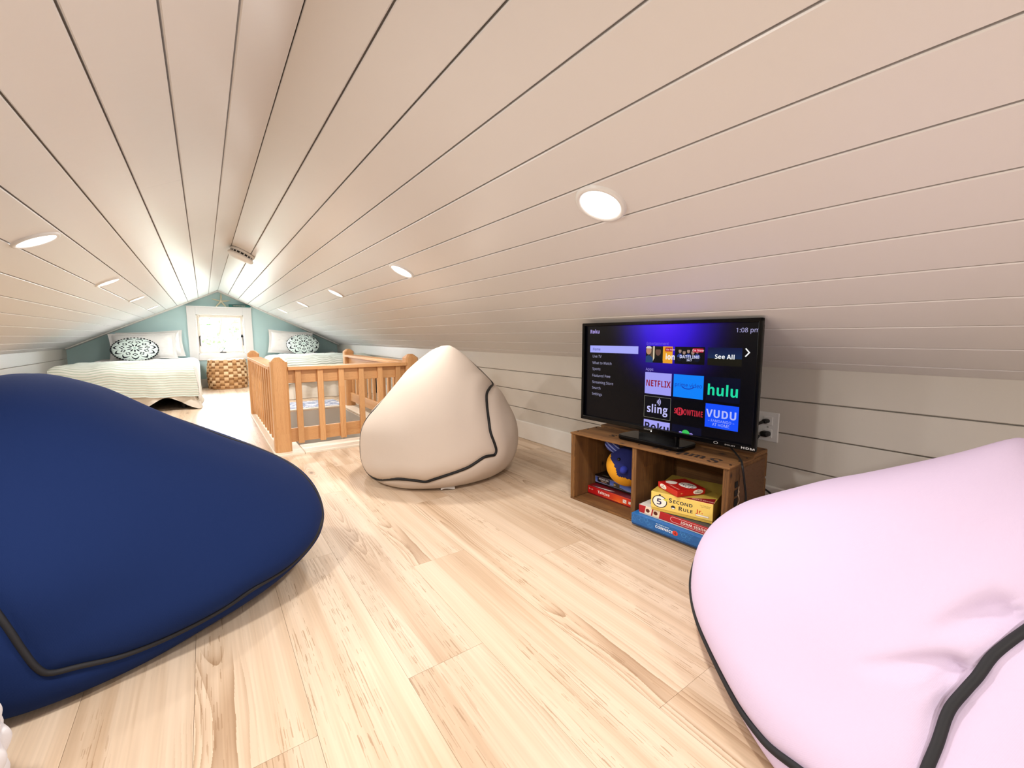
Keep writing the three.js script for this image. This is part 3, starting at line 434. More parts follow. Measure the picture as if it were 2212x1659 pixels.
game({ label: 'yellow quick-answer party game box with a black stopwatch print, tilted on the pile', d: -0.18, h: BOT + 0.6, l: 3.155, turn: 12 * Math.PI / 180, w: 1.6, hgt: 0.53, dep: 1.75, color: 0xd8b64f, css: '#f3d56e', front: (g, W, H) => {
  const cx = W * 0.15, cy = H * 0.55, r = H * 0.36; g.fillStyle = '#fdf8ea'; g.beginPath(); g.arc(cx, cy, r, 0, 7); g.fill(); g.strokeStyle = '#1b1722'; g.lineWidth = 16; g.stroke(); g.fillStyle = '#1b1722'; g.fillRect(cx - 18, cy - r - 30, 36, 26); TXT(g, '5', cx - 8, cy + 4, H * 0.52, '#231d56', { a: 'center' }); g.fillStyle = '#d7d24a'; g.beginPath(); g.moveTo(cx + 40, cy - 60); g.lineTo(cx + 150, cy - 96); g.lineTo(cx + 120, cy - 30); g.fill();
  TXT(g, 'S', W * 0.3, H * 0.34, H * 0.36, '#14122e'); TXT(g, 'ECOND', W * 0.37, H * 0.37, H * 0.27, '#14122e', { sx: 1.05 }); TXT(g, 'R', W * 0.46, H * 0.7, H * 0.34, '#14122e'); TXT(g, 'ULE', W * 0.535, H * 0.72, H * 0.26, '#14122e', { sx: 1.05 }); TXT(g, 'Jr.', W * 0.75, H * 0.6, H * 0.3, '#d2361f', { w: 'bold' });
  g.fillStyle = '#1b1722'; g.beginPath(); g.arc(W * 0.38, H * 0.72, H * 0.11, 0, 7); g.fill(); g.fillStyle = '#fff'; g.beginPath(); g.arc(W * 0.38, H * 0.74, H * 0.08, 0.1, 3.0); g.fill(); g.fillStyle = '#fdf8ea'; g.fillRect(W * 0.74, H * 0.78, W * 0.2, H * 0.09); g.strokeStyle = '#1b1722'; g.lineWidth = 3; g.strokeRect(W * 0.74, H * 0.78, W * 0.2, H * 0.09); TXT(g, '3 or more players', W * 0.8, H * 0.2, H * 0.06, '#6a5520'); TXT(g, 'ages 6 and up', W * 0.82, H * 0.28, H * 0.06, '#6a5520');
}, top: (g, W, H) => { g.fillStyle = '#c9b04c'; g.fillRect(0, 0, W, H); speckle(g, W, H, 300, '#5d521c'); g.fillStyle = '#8f1d22'; g.beginPath(); g.moveTo(W * 0.5, H); g.lineTo(W * 0.98, H * 0.76); g.lineTo(W, H); g.fill(); TXT(g, 'JUST 5 SECONDS', W * 0.66, H * 0.93, 26, '#f3c6b8'); } });
game({ label: 'small red party game box turned cornerwise on top of the pile', d: 0.21, h: BOT + 1.135, l: 3.12, turn: -24 * Math.PI / 180, w: 0.85, hgt: 0.17, dep: 0.88, color: 0xb81c14, css: '#c9231a', front: (g, W, H) => { g.fillStyle = '#fbf4ea'; g.beginPath(); g.ellipse(W * 0.28, H * 0.5, W * 0.17, H * 0.46, 0, 0, 7); g.fill(); TXT(g, 'SAY', W * 0.28, H * 0.3, 50, '#17120f', { a: 'center' }); TXT(g, 'UNCLE', W * 0.28, H * 0.62, 72, '#17120f', { a: 'center' }); },
  end: (g, W, H) => { g.fillStyle = '#fbf4ea'; g.beginPath(); g.ellipse(W * 0.74, H * 0.5, W * 0.18, H * 0.46, 0, 0, 7); g.fill(); TXT(g, 'SAY', W * 0.74, H * 0.3, 24, '#17120f', { a: 'center' }); TXT(g, 'UNCLE', W * 0.74, H * 0.62, 36, '#17120f', { a: 'center' }); TXT(g, '8+', W * 0.16, H * 0.5, 40, '#e6a45e', { a: 'center' }); },
  top: (g, W, H) => { g.fillStyle = '#b51d18'; g.fillRect(0, 0, W, H); g.fillStyle = '#fbf4ea'; g.beginPath(); g.ellipse(W * 0.62, H * 0.36, W * 0.3, H * 0.22, -0.2, 0, 7); g.fill(); TXT(g, 'SAY', W * 0.62, H * 0.26, 70, '#17120f', { a: 'center', rot: -0.15 }); TXT(g, 'UNCLE', W * 0.62, H * 0.42, 96, '#17120f', { a: 'center', rot: -0.15 }); g.fillStyle = '#efe6da'; g.beginPath(); g.ellipse(W * 0.22, H * 0.66, W * 0.16, H * 0.18, 0.5, 0, 7); g.fill(); TXT(g, 'party game', W * 0.4, H * 0.84, 44, '#f0b9a0'); } });
// plush bird
{
  const t = thing('plush_toy', 'round navy blue plush bird with a yellow belly on the domino game tin', 'plush toy');
  t.position.copy(V(10.74, -4.735, -8.72)); t.rotation.y = -0.62; t.rotation.order = 'YXZ';   // faces local +z, then turned towards the room
  t.rotation.y = -1.08;
  const blue = std(0x141d63, 0.9, { sheen: 0.6, sheenColor: new THREE.Color(0x3b4bb0), sheenRoughness: 0.6 }), yel = std(0xeba51c, 0.9, { sheen: 0.4, sheenColor: new THREE.Color(0xffd070), sheenRoughness: 0.6 });
  const R = 0.61 * U, egg = (th, ph, k = 1) => { const s = Math.sin(th), c = Math.cos(th), w = 1 - 0.12 * c; return V3(R * k * w * s * Math.sin(ph), R * (1.08 + 1.1 * c * k), R * 0.86 * k * w * s * Math.cos(ph)); };
  const roll = (g) => { g.translate(0, -R, 0); g.rotateZ(-0.7); g.translate(0, R * 1.0, 0); return g; };
  const sph = (k, f) => { const P = [], I = [], nu = 64, nv = 48; for (let j = 0; j <= nv; j++) for (let i = 0; i < nu; i++) { const p = egg(Math.PI * j / nv, 2 * Math.PI * i / nu, k); P.push(p.x, p.y, p.z); } for (let j = 0; j < nv; j++) for (let i = 0; i < nu; i++) { const a = j * nu + i, b = j * nu + (i + 1) % nu, th = Math.PI * (j + 0.5) / nv, ph = 2 * Math.PI * (i + 0.5) / nu; if (!f || f(th, ph)) I.push(a, a + nu, b, b, a + nu, b + nu); } const g = new THREE.BufferGeometry(); g.setAttribute('position', new THREE.Float32BufferAttribute(P, 3)); g.setAttribute('uv', new THREE.Float32BufferAttribute(new Float32Array(P.length / 3 * 2), 2)); g.setIndex(I); g.computeVertexNormals(); return roll(g); };
  mesh('body', sph(1), blue, t);
  mesh('belly', sph(1.012, (th, ph) => { const f = Math.cos(ph); const edge = 1.84 - 0.12 * Math.abs(Math.sin(ph)) + 0.22 * Math.exp(-((Math.sin(ph) / 0.3) ** 2)); return f > 0.0 ? th > edge : th > 2.2; }), yel, t);
  const put = (g, th, ph, k) => { const p = egg(th, ph, k); g.translate(p.x, p.y, p.z); return roll(g); };
  for (const s of [-1, 1]) mesh('eye', put(new THREE.SphereGeometry(0.055 * U, 16, 12), 1.44, s * 0.58, 0.99), std(0x050506, 0.2), t);
  const beak = new THREE.SphereGeometry(0.15 * U, 20, 14); beak.scale(0.8, 0.8, 1.25); mesh('beak', put(beak, 1.58, 0, 1.06), std(0x24329a, 0.85), t);
  const wing = new THREE.SphereGeometry(0.22 * U, 20, 14); wing.scale(1.25, 0.9, 0.5); const wm = canvasTex(64, 64, (g) => { g.fillStyle = '#27357f'; g.fillRect(0, 0, 64, 64); g.fillStyle = '#8793c8'; for (let i = 0; i < 5; i++) g.fillRect(0, 8 + i * 12, 64, 4); });
  mesh('wing', put(wing, 1.4, -1.45, 1.3), std(0xffffff, 0.9, { map: wm }), t);
}
// ---------------------------------------------------------------- television
{
  const TW = 5.68, TH = 3.25, TD = 0.28, a = -Math.PI / 2 + 2.7 * Math.PI / 180;   // local x runs along the screen to the viewer's right, local z out of the screen
  const base = V(10.9, -3.145, -7.68), t = thing('television', 'flat black television showing a purple app menu, standing on the wooden crate', 'television', null, base, a);
  const P = (x, y, z, w, h, d, r = 0.004) => boxAt(w * U, h * U, d * U, x * U, y * U, z * U, r);
  const cy = 0.33 + TH / 2, zf = 0.34, S = { u0: 0.018, u1: 0.982, v0: 0.03, v1: 0.958 };
  mesh('housing', merged([P(0, cy - 0.06, zf - 0.16, TW - 0.04, TH - 0.12, 0.1, 0.008), P(0, cy - 0.5, zf - 0.36, TW * 0.62, TH * 0.5, 0.3, 0.02)]), blackMatte, t);
  const X = (u) => (u - 0.5) * TW, Y = (v) => cy + (0.5 - v) * TH;
  mesh('bezel', merged([P(0, (Y(0) + Y(S.v0)) / 2, zf - 0.06, TW, TH * S.v0, 0.12, 0.003), P(0, (Y(1) + Y(S.v1)) / 2, zf - 0.06, TW, TH * (1 - S.v1), 0.12, 0.003), P(X(S.u0 / 2), cy, zf - 0.06, TW * S.u0, TH, 0.12, 0.003), P(X(1 - S.u0 / 2), cy, zf - 0.06, TW * S.u0, TH, 0.12, 0.003)]), blackGloss, t);
  const tex = canvasTex(2048, 1152, (g, W, H) => {
    const ku = W / (S.u1 - S.u0), kv = H / (S.v1 - S.v0), x = (u) => (u - S.u0) * ku, y = (v) => (v - S.v0) * kv, box = (u0, v0, u1, v1, c) => { g.fillStyle = c; g.fillRect(x(u0), y(v0), (u1 - u0) * ku, (v1 - v0) * kv); };
    g.fillStyle = '#020206'; g.fillRect(0, 0, W, H);
    g.save(); g.translate(x(0.55), y(0.0)); g.scale(1, 1.15); const k = g.createRadialGradient(0, 0, 20, 0, 0, W * 0.42); k.addColorStop(0, '#4a06ff'); k.addColorStop(0.3, '#3104d8'); k.addColorStop(0.6, '#16026a'); k.addColorStop(1, 'rgba(3,2,14,0)'); g.fillStyle = k; g.fillRect(-W, -H, 2 * W, 3 * H); g.restore();
    TXT(g, 'Roku', x(0.049), y(0.086), 66, '#b9a6f0', { sx: 0.95 }); TXT(g, '1:08 pm', x(0.884), y(0.089), 58, '#b8b4e6', { w: 'normal' });
    box(0.051, 0.226, 0.386, 0.297, '#a9acff'); const item = (s, v, c = '#a9a7c8') => TXT(g, s, x(0.07), y(v), 46, c, { w: 'normal' });
    item('Home', 0.263, '#232a6a'); item('Live TV', 0.335); item('What to Watch', 0.402); item('Sports', 0.464); item('Featured Free', 0.532); item('Streaming Store', 0.6); item('Search', 0.659); item('Settings', 0.722);
    TXT(g, 'Entertainment', x(0.435), y(0.198), 42, '#7a66e8', { w: 'normal' }); TXT(g, 'Apps', x(0.435), y(0.431), 44, '#a59be8', { w: 'normal' });
    // three programme tiles
    box(0.433, 0.222, 0.586, 0.369, '#171410'); box(0.532, 0.222, 0.586, 0.369, '#f0a428'); box(0.46, 0.23, 0.475, 0.36, '#5a4a3c');
    const person = (u, v, s, coat, skin, hair) => { g.fillStyle = coat; g.beginPath(); g.ellipse(x(u), y(v + 0.1 * s), 60 * s, 75 * s, 0, 0, 7); g.fill(); g.fillStyle = skin; g.beginPath(); g.ellipse(x(u), y(v), 30 * s, 40 * s, 0, 0, 7); g.fill(); g.fillStyle = hair; g.beginPath(); g.ellipse(x(u), y(v - 0.018 * s), 32 * s, 26 * s, 0, Math.PI, 0); g.fill(); };
    g.save(); g.beginPath(); g.rect(x(0.433), y(0.222), 0.1 * ku, 0.147 * kv); g.clip(); person(0.45, 0.262, 1.1, '#1d3f6e', '#b98a70', '#d8d4d0'); box(0.476, 0.222, 0.484, 0.369, '#e8d8b8'); person(0.505, 0.27, 1.1, '#0a0a0c', '#6a4a40', '#060608'); g.restore();
    box(0.545, 0.232, 0.583, 0.266, '#a8122a'); TXT(g, 'On Now', x(0.55), y(0.249), 26, '#f4c8d0'); TXT(g, 'ion', x(0.546), y(0.312), 84, '#ffffff', { sx: 0.9 });
    box(0.598, 0.222, 0.75, 0.368, '#050508'); for (let i = 0; i < 5; i++) { g.save(); g.beginPath(); g.rect(x(0.598), y(0.222), 0.152 * ku, 0.147 * kv); g.clip(); person(0.625 + i * 0.022, 0.258 + (i % 2) * 0.012, 0.55, i % 2 ? '#141a3a' : '#2a3a8a', '#a08478', '#141014'); g.restore(); }
    box(0.598, 0.31, 0.75, 0.368, 'rgba(5,5,8,0.75)'); TXT(g, 'DATELINE', x(0.674), y(0.306), 46, '#dfe2ff', { a: 'center' }); TXT(g, '24/7', x(0.674), y(0.335), 28, '#dfe2ff', { a: 'center' }); box(0.69, 0.234, 0.742, 0.266, '#c01838'); TXT(g, 'On Now', x(0.716), y(0.25), 32, '#f4c8d0', { a: 'center' });
    box(0.764, 0.224, 0.917, 0.366, '#0a0c10'); { const q = g.createLinearGradient(0, y(0.224), 0, y(0.31)); q.addColorStop(0, '#0a1440'); q.addColorStop(1, '#142c50'); g.fillStyle = q; g.fillRect(x(0.764), y(0.224), 0.153 * ku, 0.086 * kv); } box(0.764, 0.31, 0.917, 0.366, '#17150a'); TXT(g, 'See All', x(0.842), y(0.296), 60, '#ffffff', { a: 'center' });
    g.strokeStyle = '#ffffff'; g.lineWidth = 12; g.beginPath(); g.moveTo(x(0.93), y(0.226)); g.lineTo(x(0.946), y(0.257)); g.lineTo(x(0.93), y(0.288)); g.stroke();
    // app tiles
    const A = [0.433, 0.586], B = [0.597, 0.751], C = [0.765, 0.917], r1 = [0.458, 0.654], r2 = [0.676, 0.871];
    box(A[0], r1[0], A[1], r1[1], '#a3a0f8'); TXT(g, 'NETFLIX', x(0.51), y(0.557), 98, '#8e0f2c', { a: 'center', sx: 0.78 });
    box(B[0], r1[0], B[1], r1[1], '#0a84ff'); TXT(g, 'prime video', x(0.674), y(0.545), 56, '#1733b0', { a: 'center', w: 'normal' }); g.strokeStyle = '#1733b0'; g.lineWidth = 9; g.beginPath(); g.arc(x(0.672), y(0.49), 108, 0.9, 2.2); g.stroke();
    box(C[0], r1[0], C[1], r1[1], '#030822'); TXT(g, 'hulu', x(0.84), y(0.565), 150, '#1fe0a8', { a: 'center', sx: 0.95 });
    box(A[0], r2[0], A[1], r2[1], '#04060e'); g.strokeStyle = '#8a8a7a'; g.lineWidth = 4; g.strokeRect(x(A[0]), y(r2[0]), (A[1] - A[0]) * ku, (r2[1] - r2[0]) * kv); TXT(g, 'sling', x(0.51), y(0.788), 128, '#c9c6ff', { a: 'center', w: 'bold', sx: 0.9 }); g.strokeStyle = '#c9c6ff'; g.lineWidth = 9; for (let i = 0; i < 3; i++) { g.beginPath(); g.arc(x(0.5) + 6, y(0.72), 18 + i * 18, -0.8, 0.8); g.stroke(); }
    box(B[0], r2[0], B[1], r2[1], '#030306'); g.fillStyle = '#c42a3c'; g.beginPath(); g.arc(x(0.636), y(0.777), 44, 0, 7); g.fill(); TXT(g, 'S', x(0.612), y(0.777), 80, '#c42a3c', { a: 'center', sx: 0.7 }); TXT(g, 'H', x(0.635), y(0.777), 84, '#15060a', { a: 'center', sx: 0.8 }); TXT(g, 'OWTIME', x(0.655), y(0.777), 84, '#c42a3c', { sx: 0.62 });
    box(C[0], r2[0], C[1], r2[1], '#1450ff'); TXT(g, 'VUDU', x(0.84), y(0.755), 110, '#b9c0ff', { a: 'center' }); TXT(g, '– FANDANGO –', x(0.84), y(0.812), 38, '#aab4ff', { a: 'center', w: 'normal' }); TXT(g, 'AT HOME', x(0.84), y(0.843), 40, '#aab4ff', { a: 'center', w: 'normal' });
    box(A[0], 0.894, A[1], 0.96, '#a9a6fb'); TXT(g, 'Roku', x(0.51), y(0.955), 130, '#15142a', { a: 'center' }); box(B[0], 0.894, B[1], 0.96, '#070a26'); g.fillStyle = '#3cc45a'; g.beginPath(); g.arc(x(0.672), y(0.965), 46, 0, 7); g.fill(); g.fillStyle = '#9a8ae0'; for (const u of [0.645, 0.7]) { g.beginPath(); g.arc(x(u), y(0.965), 22, 0, 7); g.fill(); }
  });
  const sg = new THREE.PlaneGeometry(TW * (S.u1 - S.u0) * U, TH * (S.v1 - S.v0) * U); sg.translate(0, (Y(S.v0) + Y(S.v1)) / 2 * U, (zf - 0.1) * U);
  mesh('screen', sg, new THREE.MeshPhysicalMaterial({ color: 0x020203, roughness: 0.25, specularIntensity: 0.35, emissive: 0xffffff, emissiveMap: tex, emissiveIntensity: 0.95 }), t);
  const l = new THREE.RectAreaLight(new THREE.Color(0.25, 0.2, 0.9), 0.12, TW * 0.9 * U, TH * 0.85 * U); l.position.set(0, cy * U, (zf + 0.01) * U); l.rotation.y = Math.PI; t.add(l);
  const lt = canvasTex(1024, 40, (g, W, H) => { g.clearRect(0, 0, W, H); TXT(g, 'SHARP', W * 0.473, 20, 17, '#8a8a8a', { a: 'center' }); TXT(g, 'HDMI', W * 0.94, 20, 24, '#b8b8b8', { sx: 1.1 }); TXT(g, 'DOLBY', W * 0.87, 20, 15, '#8a8a8a'); g.strokeStyle = '#9a9a9a'; g.lineWidth = 3; g.beginPath(); g.arc(W * 0.83, 20, 9, 0, 7); g.stroke(); });
  const lg = new THREE.PlaneGeometry(TW * U, TH * 0.04 * U); lg.translate(0, (Y(0.979)) * U, zf * U + 0.0005); mesh('bezel_print', lg, new THREE.MeshStandardMaterial({ map: lt, transparent: true, roughness: 0.5 }), t);
  const led = new THREE.SphereGeometry(0.018 * U, 10, 8); led.translate(X(0.492) * U, Y(0.99) * U, zf * U); mesh('power_light', led, new THREE.MeshStandardMaterial({ color: 0xffffff, emissive: 0xffffff, emissiveIntensity: 1.2 }), t);
  mesh('stand_neck', merged([P(0.05, 0.32, 0.1, 1.3, 0.5, 0.22, 0.01)]), blackGloss, t);
  const bs = new THREE.Shape(), bw = 1.06, bd = 0.45, c = 0.25; bs.moveTo(-bw + c, -bd); bs.lineTo(bw - c, -bd); bs.quadraticCurveTo(bw, -bd, bw, -bd + c); bs.lineTo(bw, bd - c); bs.quadraticCurveTo(bw, bd, bw - c, bd); bs.lineTo(-bw + c, bd); bs.quadraticCurveTo(-bw, bd, -bw, bd - c); bs.lineTo(-bw, -bd + c); bs.quadraticCurveTo(-bw, -bd, -bw + c, -bd);
  const bg = new THREE.ExtrudeGeometry(bs, { depth: 0.06, bevelEnabled: true, bevelThickness: 0.035, bevelSize: 0.035, bevelSegments: 3 }); bg.scale(U, U, U); bg.rotateX(-Math.PI / 2); bg.translate(0, 0.04 * U, 0.18 * U); mesh('stand_base', bg, blackGloss, t);
}
// ---------------------------------------------------------------- power outlet and cords
{
  const t = thing('wall_outlet', 'white double power outlet on the low boarded wall right of the television', 'outlet', null, V(XR, -2.71, -5.82));
  const pl = rbox(0.06 * U, 0.89 * U, 0.58 * U, 0.004, 2); mesh('cover_plate', pl, whitePlastic, t);
  for (const y of [0.19, -0.19]) { const g = rbox(0.04 * U, 0.27 * U, 0.26 * U, 0.003, 1); g.translate(-0.035 * U, y * U, 0); mesh('socket', g, whitePlastic, t); }
  const s = new THREE.CylinderGeometry(0.025 * U, 0.025 * U, 0.03 * U, 12); s.rotateZ(Math.PI / 2); s.translate(-0.03 * U, 0, 0); mesh('screw', s, std(0xbfbfbb, 0.4, { metalness: 0.5 }), t);
  const cord = (label, plug, pts, r) => { const c = thing('power_cord', label, 'cord', null, pts[0].clone()); const o = c.position; const g = rbox(...plug.size.map((v) => v * U), 0.008, 2); g.translate(...V(...plug.at).sub(o).toArray()); mesh('plug', g, cordMat, c); mesh('cable', tubeGeo(pts.map((p) => p.clone().sub(o)), r), cordMat, c); };
  cord('black power cord from the upper outlet socket down behind the television', { size: [0.26, 0.13, 0.17], at: [XR - 0.18, -2.52, -5.83] }, [V(XR - 0.32, -2.53, -5.85), V(13.1, -2.62, -5.95), V(12.95, -2.9, -6.02), V(12.75, -3.2, -6.1), V(12.6, -3.7, -6.3), V(12.7, -4.6, -6.6)], 0.045 * U);
  cord('black adapter cord hanging from the lower outlet socket behind the crate', { size: [0.28, 0.16, 0.24], at: [XR - 0.19, -2.9, -5.82] }, [V(XR - 0.35, -2.93, -5.9), V(13.2, -3.1, -5.95), V(13.15, -3.4, -5.97), V(13.2, -3.9, -6.0), V(13.3, -4.4, -5.9), V(13.35, -4.6, -5.57), V(13.3, -4.95, -5.0), V(13.25, -5.38, -4.2), V(13.2, -5.39, -3.5)], 0.028 * U);
  const c = thing('signal_cable', 'thin black cable trailing from the television over the right end of the crate', 'cable', null, V(11.55, -2.6, -6.2)), o = c.position;
  mesh('cable', tubeGeo([V(11.5, -2.7, -6.2), V(11.35, -2.98, -5.75), V(11.0, -3.1, -5.35), V(10.65, -3.12, -5.1), V(10.45, -3.16, -4.985), V(10.5, -3.5, -4.95), V(10.62, -4.1, -4.94), V(10.35, -4.8, -4.94), V(10.3, -5.37, -4.9)].map((p) => p.sub(o)), 0.026 * U), cordMat, c);
}

// ---------------------------------------------------------------- beds
const linen = dataTex(256, 256, (u, v, x, y) => { const a = 128 + 110 * (fbm(x / 30, y / 30, 3, 601) - 0.5) + 30 * (HS(x, y, 9) - 0.5); return [a, a, a]; }, false);
const whiteCloth = new THREE.MeshPhysicalMaterial({ color: new THREE.Color(0.8, 0.79, 0.77), roughness: 0.9, bumpMap: linen, bumpScale: 0.006 });
const creamCloth = new THREE.MeshPhysicalMaterial({ color: new THREE.Color(0.74, 0.69, 0.6), roughness: 0.9, bumpMap: linen, bumpScale: 0.006 });
const quiltTex = dataTex(64, 512, (u, v, x, y) => { const s = (v * 24) % 1, k = s < 0.38 ? 1 : 0; const n = 10 * (HS(x, y, 3) - 0.5); return k ? [186 + n, 200 + n, 188 + n] : [226 + n, 233 + n, 227 + n]; });
const quiltBump = dataTex(16, 512, (u, v) => { const s = (v * 24) % 1, a = 255 * Math.abs(Math.sin(Math.PI * s)) ** 0.6; return [a, a, a]; }, false);
function bed(o) {
  const { x0, x1, zf, zh, top } = o, cx = (x0 + x1) / 2, hx = (x1 - x0) / 2, s = o.side;          // s: +1 when the open side faces +x
  const t = thing('bed', o.label, 'bed', null, V(cx, -EYE, zf)), org = t.position.clone(), rel = (g) => { g.translate(-org.x, -org.y, -org.z); return g; };
  mesh('bed_base', rel(span(x0 + 0.3, x1 - 0.3, -4.55, -3.4, zh, zf - 0.35, 0.01)), std(0x111113, 0.8), t);
  for (const x of [x0 + 0.8, x1 - 0.8]) for (const z of [zf - 1, zh + 1]) { const g = new THREE.CylinderGeometry(0.22 * U, 0.18 * U, 0.87 * U, 12); g.translate(x * U, (EYE - 4.985) * U, z * U); mesh('leg', rel(g), std(0x0c0c0d, 0.6), t); }
  mesh('mattress', rel(span(x0 + 0.1, x1 - 0.1, -3.4, top - 0.12, zh, zf - 0.15, 0.05)), whiteCloth, t);
  // ruffled skirt hanging to the floor round the foot and the open side
  const xs = s > 0 ? x1 : x0, path = [[s > 0 ? x0 : x1, zf], [xs - s * 0.25, zf], [xs, zf - 0.25], [xs, zh]];
  const len = [0]; for (let i = 1; i < path.length; i++) len.push(len[i - 1] + Math.hypot(path[i][0] - path[i - 1][0], path[i][1] - path[i - 1][1]));
  const at = (u) => { const d = u * len[len.length - 1]; let i = 1; while (i < path.length - 1 && d > len[i]) i++; const f = (d - len[i - 1]) / (len[i] - len[i - 1]); return [path[i - 1][0] + (path[i][0] - path[i - 1][0]) * f, path[i - 1][1] + (path[i][1] - path[i - 1][1]) * f, i, d]; };
  const skirt = sheet((u, v) => {
    const [x, z, i, d] = at(u), out = v * (0.12 + 0.3 * (noise2(d * 1.7, v * 2, 33) - 0.3)) + 0.14 * v * Math.sin(d * 5.2 + 2 * noise2(d, 4, 21));
    const nx = i === 1 ? 0 : i === 2 ? s * 0.7 : s, nz = i === 1 ? 1 : i === 2 ? 0.7 : 0; let low = -EYE + 0.03;
    if (o.lift) { const k = Math.exp(-(((x - o.lift) / 1.15) ** 2)); if (i === 1) low += k * 0.95; }
    const y = -3.3 + (low + 3.3) * v;
    return V(x + nx * out, y, z + nz * out);
  }, 260, 16, 0.002); mesh('bed_skirt', rel(skirt), creamCloth, t);
  // sheet and duvet tucked round the mattress
  const drape = (px, pz, R, lift, fx, fz) => {   // px, pz: distance along the cloth from the middle of the bed
    const HX = hx + lift, HF = (zf - zh) / 2 + lift, cz = (zf + zh) / 2; let dn = 0, x = px, z = pz;
    const over = (d) => (d <= 0 ? [0, 0] : d < R * 1.571 ? [R * Math.sin(d / R), R * (1 - Math.cos(d / R))] : [R, R + d - R * 1.571]);
    const ax = Math.abs(px) - (HX - R), az = Math.abs(pz) - (HF - R), [ox, dx] = over(ax), [oz, dz] = over(az);
    if (ax > 0) x = Math.sign(px) * (HX - R + ox); if (az > 0) z = Math.sign(pz) * (HF - R + oz);
    dn = Math.max(dx, dz) + 0.12 * Math.min(dx, dz); return [cx + x, top + lift - dn, cz + z];
  };
  const wr = (x, z, a, f, sd) => a * (fbm(x * f + sd, z * f * 0.6, 3, 700 + sd) - 0.5);
  const HL = (zf - zh) / 2;
  const duvet = sheet((u, v) => {
    const px = s * (-hx - 0.3 + u * (2 * hx + 2.55)), pz = -HL + v * (2 * HL + 1.7), [x, y, z] = drape(px, pz, 0.55, 0.12);
    return V(x + s * wr(x, y + z, 0.35, 0.9, 3), Math.max(y + wr(x, z, 0.42, 0.8, 5), -EYE + 0.05), z + wr(y + x, z, 0.25, 0.9, 7));
  }, 120, 150, 0.006 * s, (u, v) => [u * 1.4, v * 2.4]); mesh('duvet', rel(duvet), whiteCloth, t);
  // striped quilt over the foot
  const c = thing('quilt', o.quiltLabel, 'quilt', 'striped quilts on the beds', V(cx, top, zf)), co = c.position.clone();
  const qt = quiltTex.clone(), qb = quiltBump.clone();
  const q = sheet((u, v) => {
    const px = s * (-hx - 0.2 + u * (2 * hx + o.qx + 0.95 * v)), pz = HL - o.ql + v * (o.ql + o.qf + 0.35 * u), [x, y, z] = drape(px, pz, 0.62, 0.24);
    return V(x + s * wr(x, y + z, 0.25, 0.8, 13), y + wr(x, z, 0.4, 0.75, 5) + 0.06, z + wr(x, y, 0.2, 0.8, 17));
  }, 130, 130, 0.012 * s, (u, v) => [u, v * (o.ql + o.qf) / 4.2]); q.translate(-co.x, -co.y, -co.z);
  mesh('cover', q, new THREE.MeshPhysicalMaterial({ map: qt, bumpMap: qb, bumpScale: 0.004, roughness: 0.9 }), c);
}
bed({ x0: -8.3, x1: -0.75, zf: -40.3, zh: -56.4, top: -2.35, side: 1, lift: -2.5, qx: -0.5, ql: 6.2, qf: 1.95, label: 'white twin bed under the left slope with its ruffled skirt lifted at the foot', quiltLabel: 'pale green striped quilt hanging over the foot of the left bed' });
bed({ x0: 5.7, x1: 13.2, zf: -41.4, zh: -56.6, top: -2.1, side: -1, lift: null, qx: 0.8, ql: 7, qf: 1.9, label: 'white twin bed under the right slope behind the stair railing', quiltLabel: 'pale green quilt spread over the right bed behind the railing' });
// pillows: stuffed cushion with a flat hem
function pillowGeo(w, h, d, sd) {
  const face = (s) => sheet((u, v) => {
    const a = u * 2 - 1, b = v * 2 - 1, e = 0.9, ea = clamp(Math.abs(a) / e), eb = clamp(Math.abs(b) / e), puff = Math.pow(Math.max(0, 1 - ea ** 3), 0.6) * Math.pow(Math.max(0, 1 - eb ** 3), 0.6);
    const pinch = 1 - 0.06 * (1 - a * a) * Math.abs(b) ** 3, pinch2 = 1 - 0.05 * (1 - b * b) * Math.abs(a) ** 3;
    const wv = 0.07 * d * (fbm(a * 3 + sd, b * 3, 3, 800 + sd) - 0.5) * 4;
    return V3(s * a * w / 2 * pinch2 * U, b * h / 2 * pinch * U, s * (puff * (d / 2 + wv) + 0.03) * U);
  }, 60, 44, 0.003, (u, v) => [u * 0.8, v * 0.6]);
  return merged([face(1), face(-1)]);
}
function pillow(label, x, y, z, w, h, tilt, turn, roll, sd) { const t = thing('pillow', label, 'pillow', 'white bed pillows against the far wall', V(x, y, z)); t.rotation.set(tilt, turn, roll, 'YXZ'); const g = pillowGeo(w, h, 1.2, sd); g.translate(0, h / 2 * U, 0); mesh('pillow_case', g, whiteCloth, t); }
pillow('white pillow with a wide hem in front on the left bed, behind the round cushion', -4.75, -2.15, -54.6, 5.1, 2.65, -0.3, 0.03, 0.02, 1);
pillow('white pillow at the back of the left bed, leaning on the wall', -4.2, -2.1, -55.7, 5.2, 2.75, -0.2, 0, 0.06, 2);
pillow('white pillow with a pointed corner in front on the right bed', 8.0, -1.92, -54.8, 4.6, 2.7, -0.28, -0.05, -0.09, 3);
pillow('white pillow at the back of the right bed, mostly hidden', 8.1, -1.9, -55.8, 4.1, 2.65, -0.2, 0, -0.05, 4);
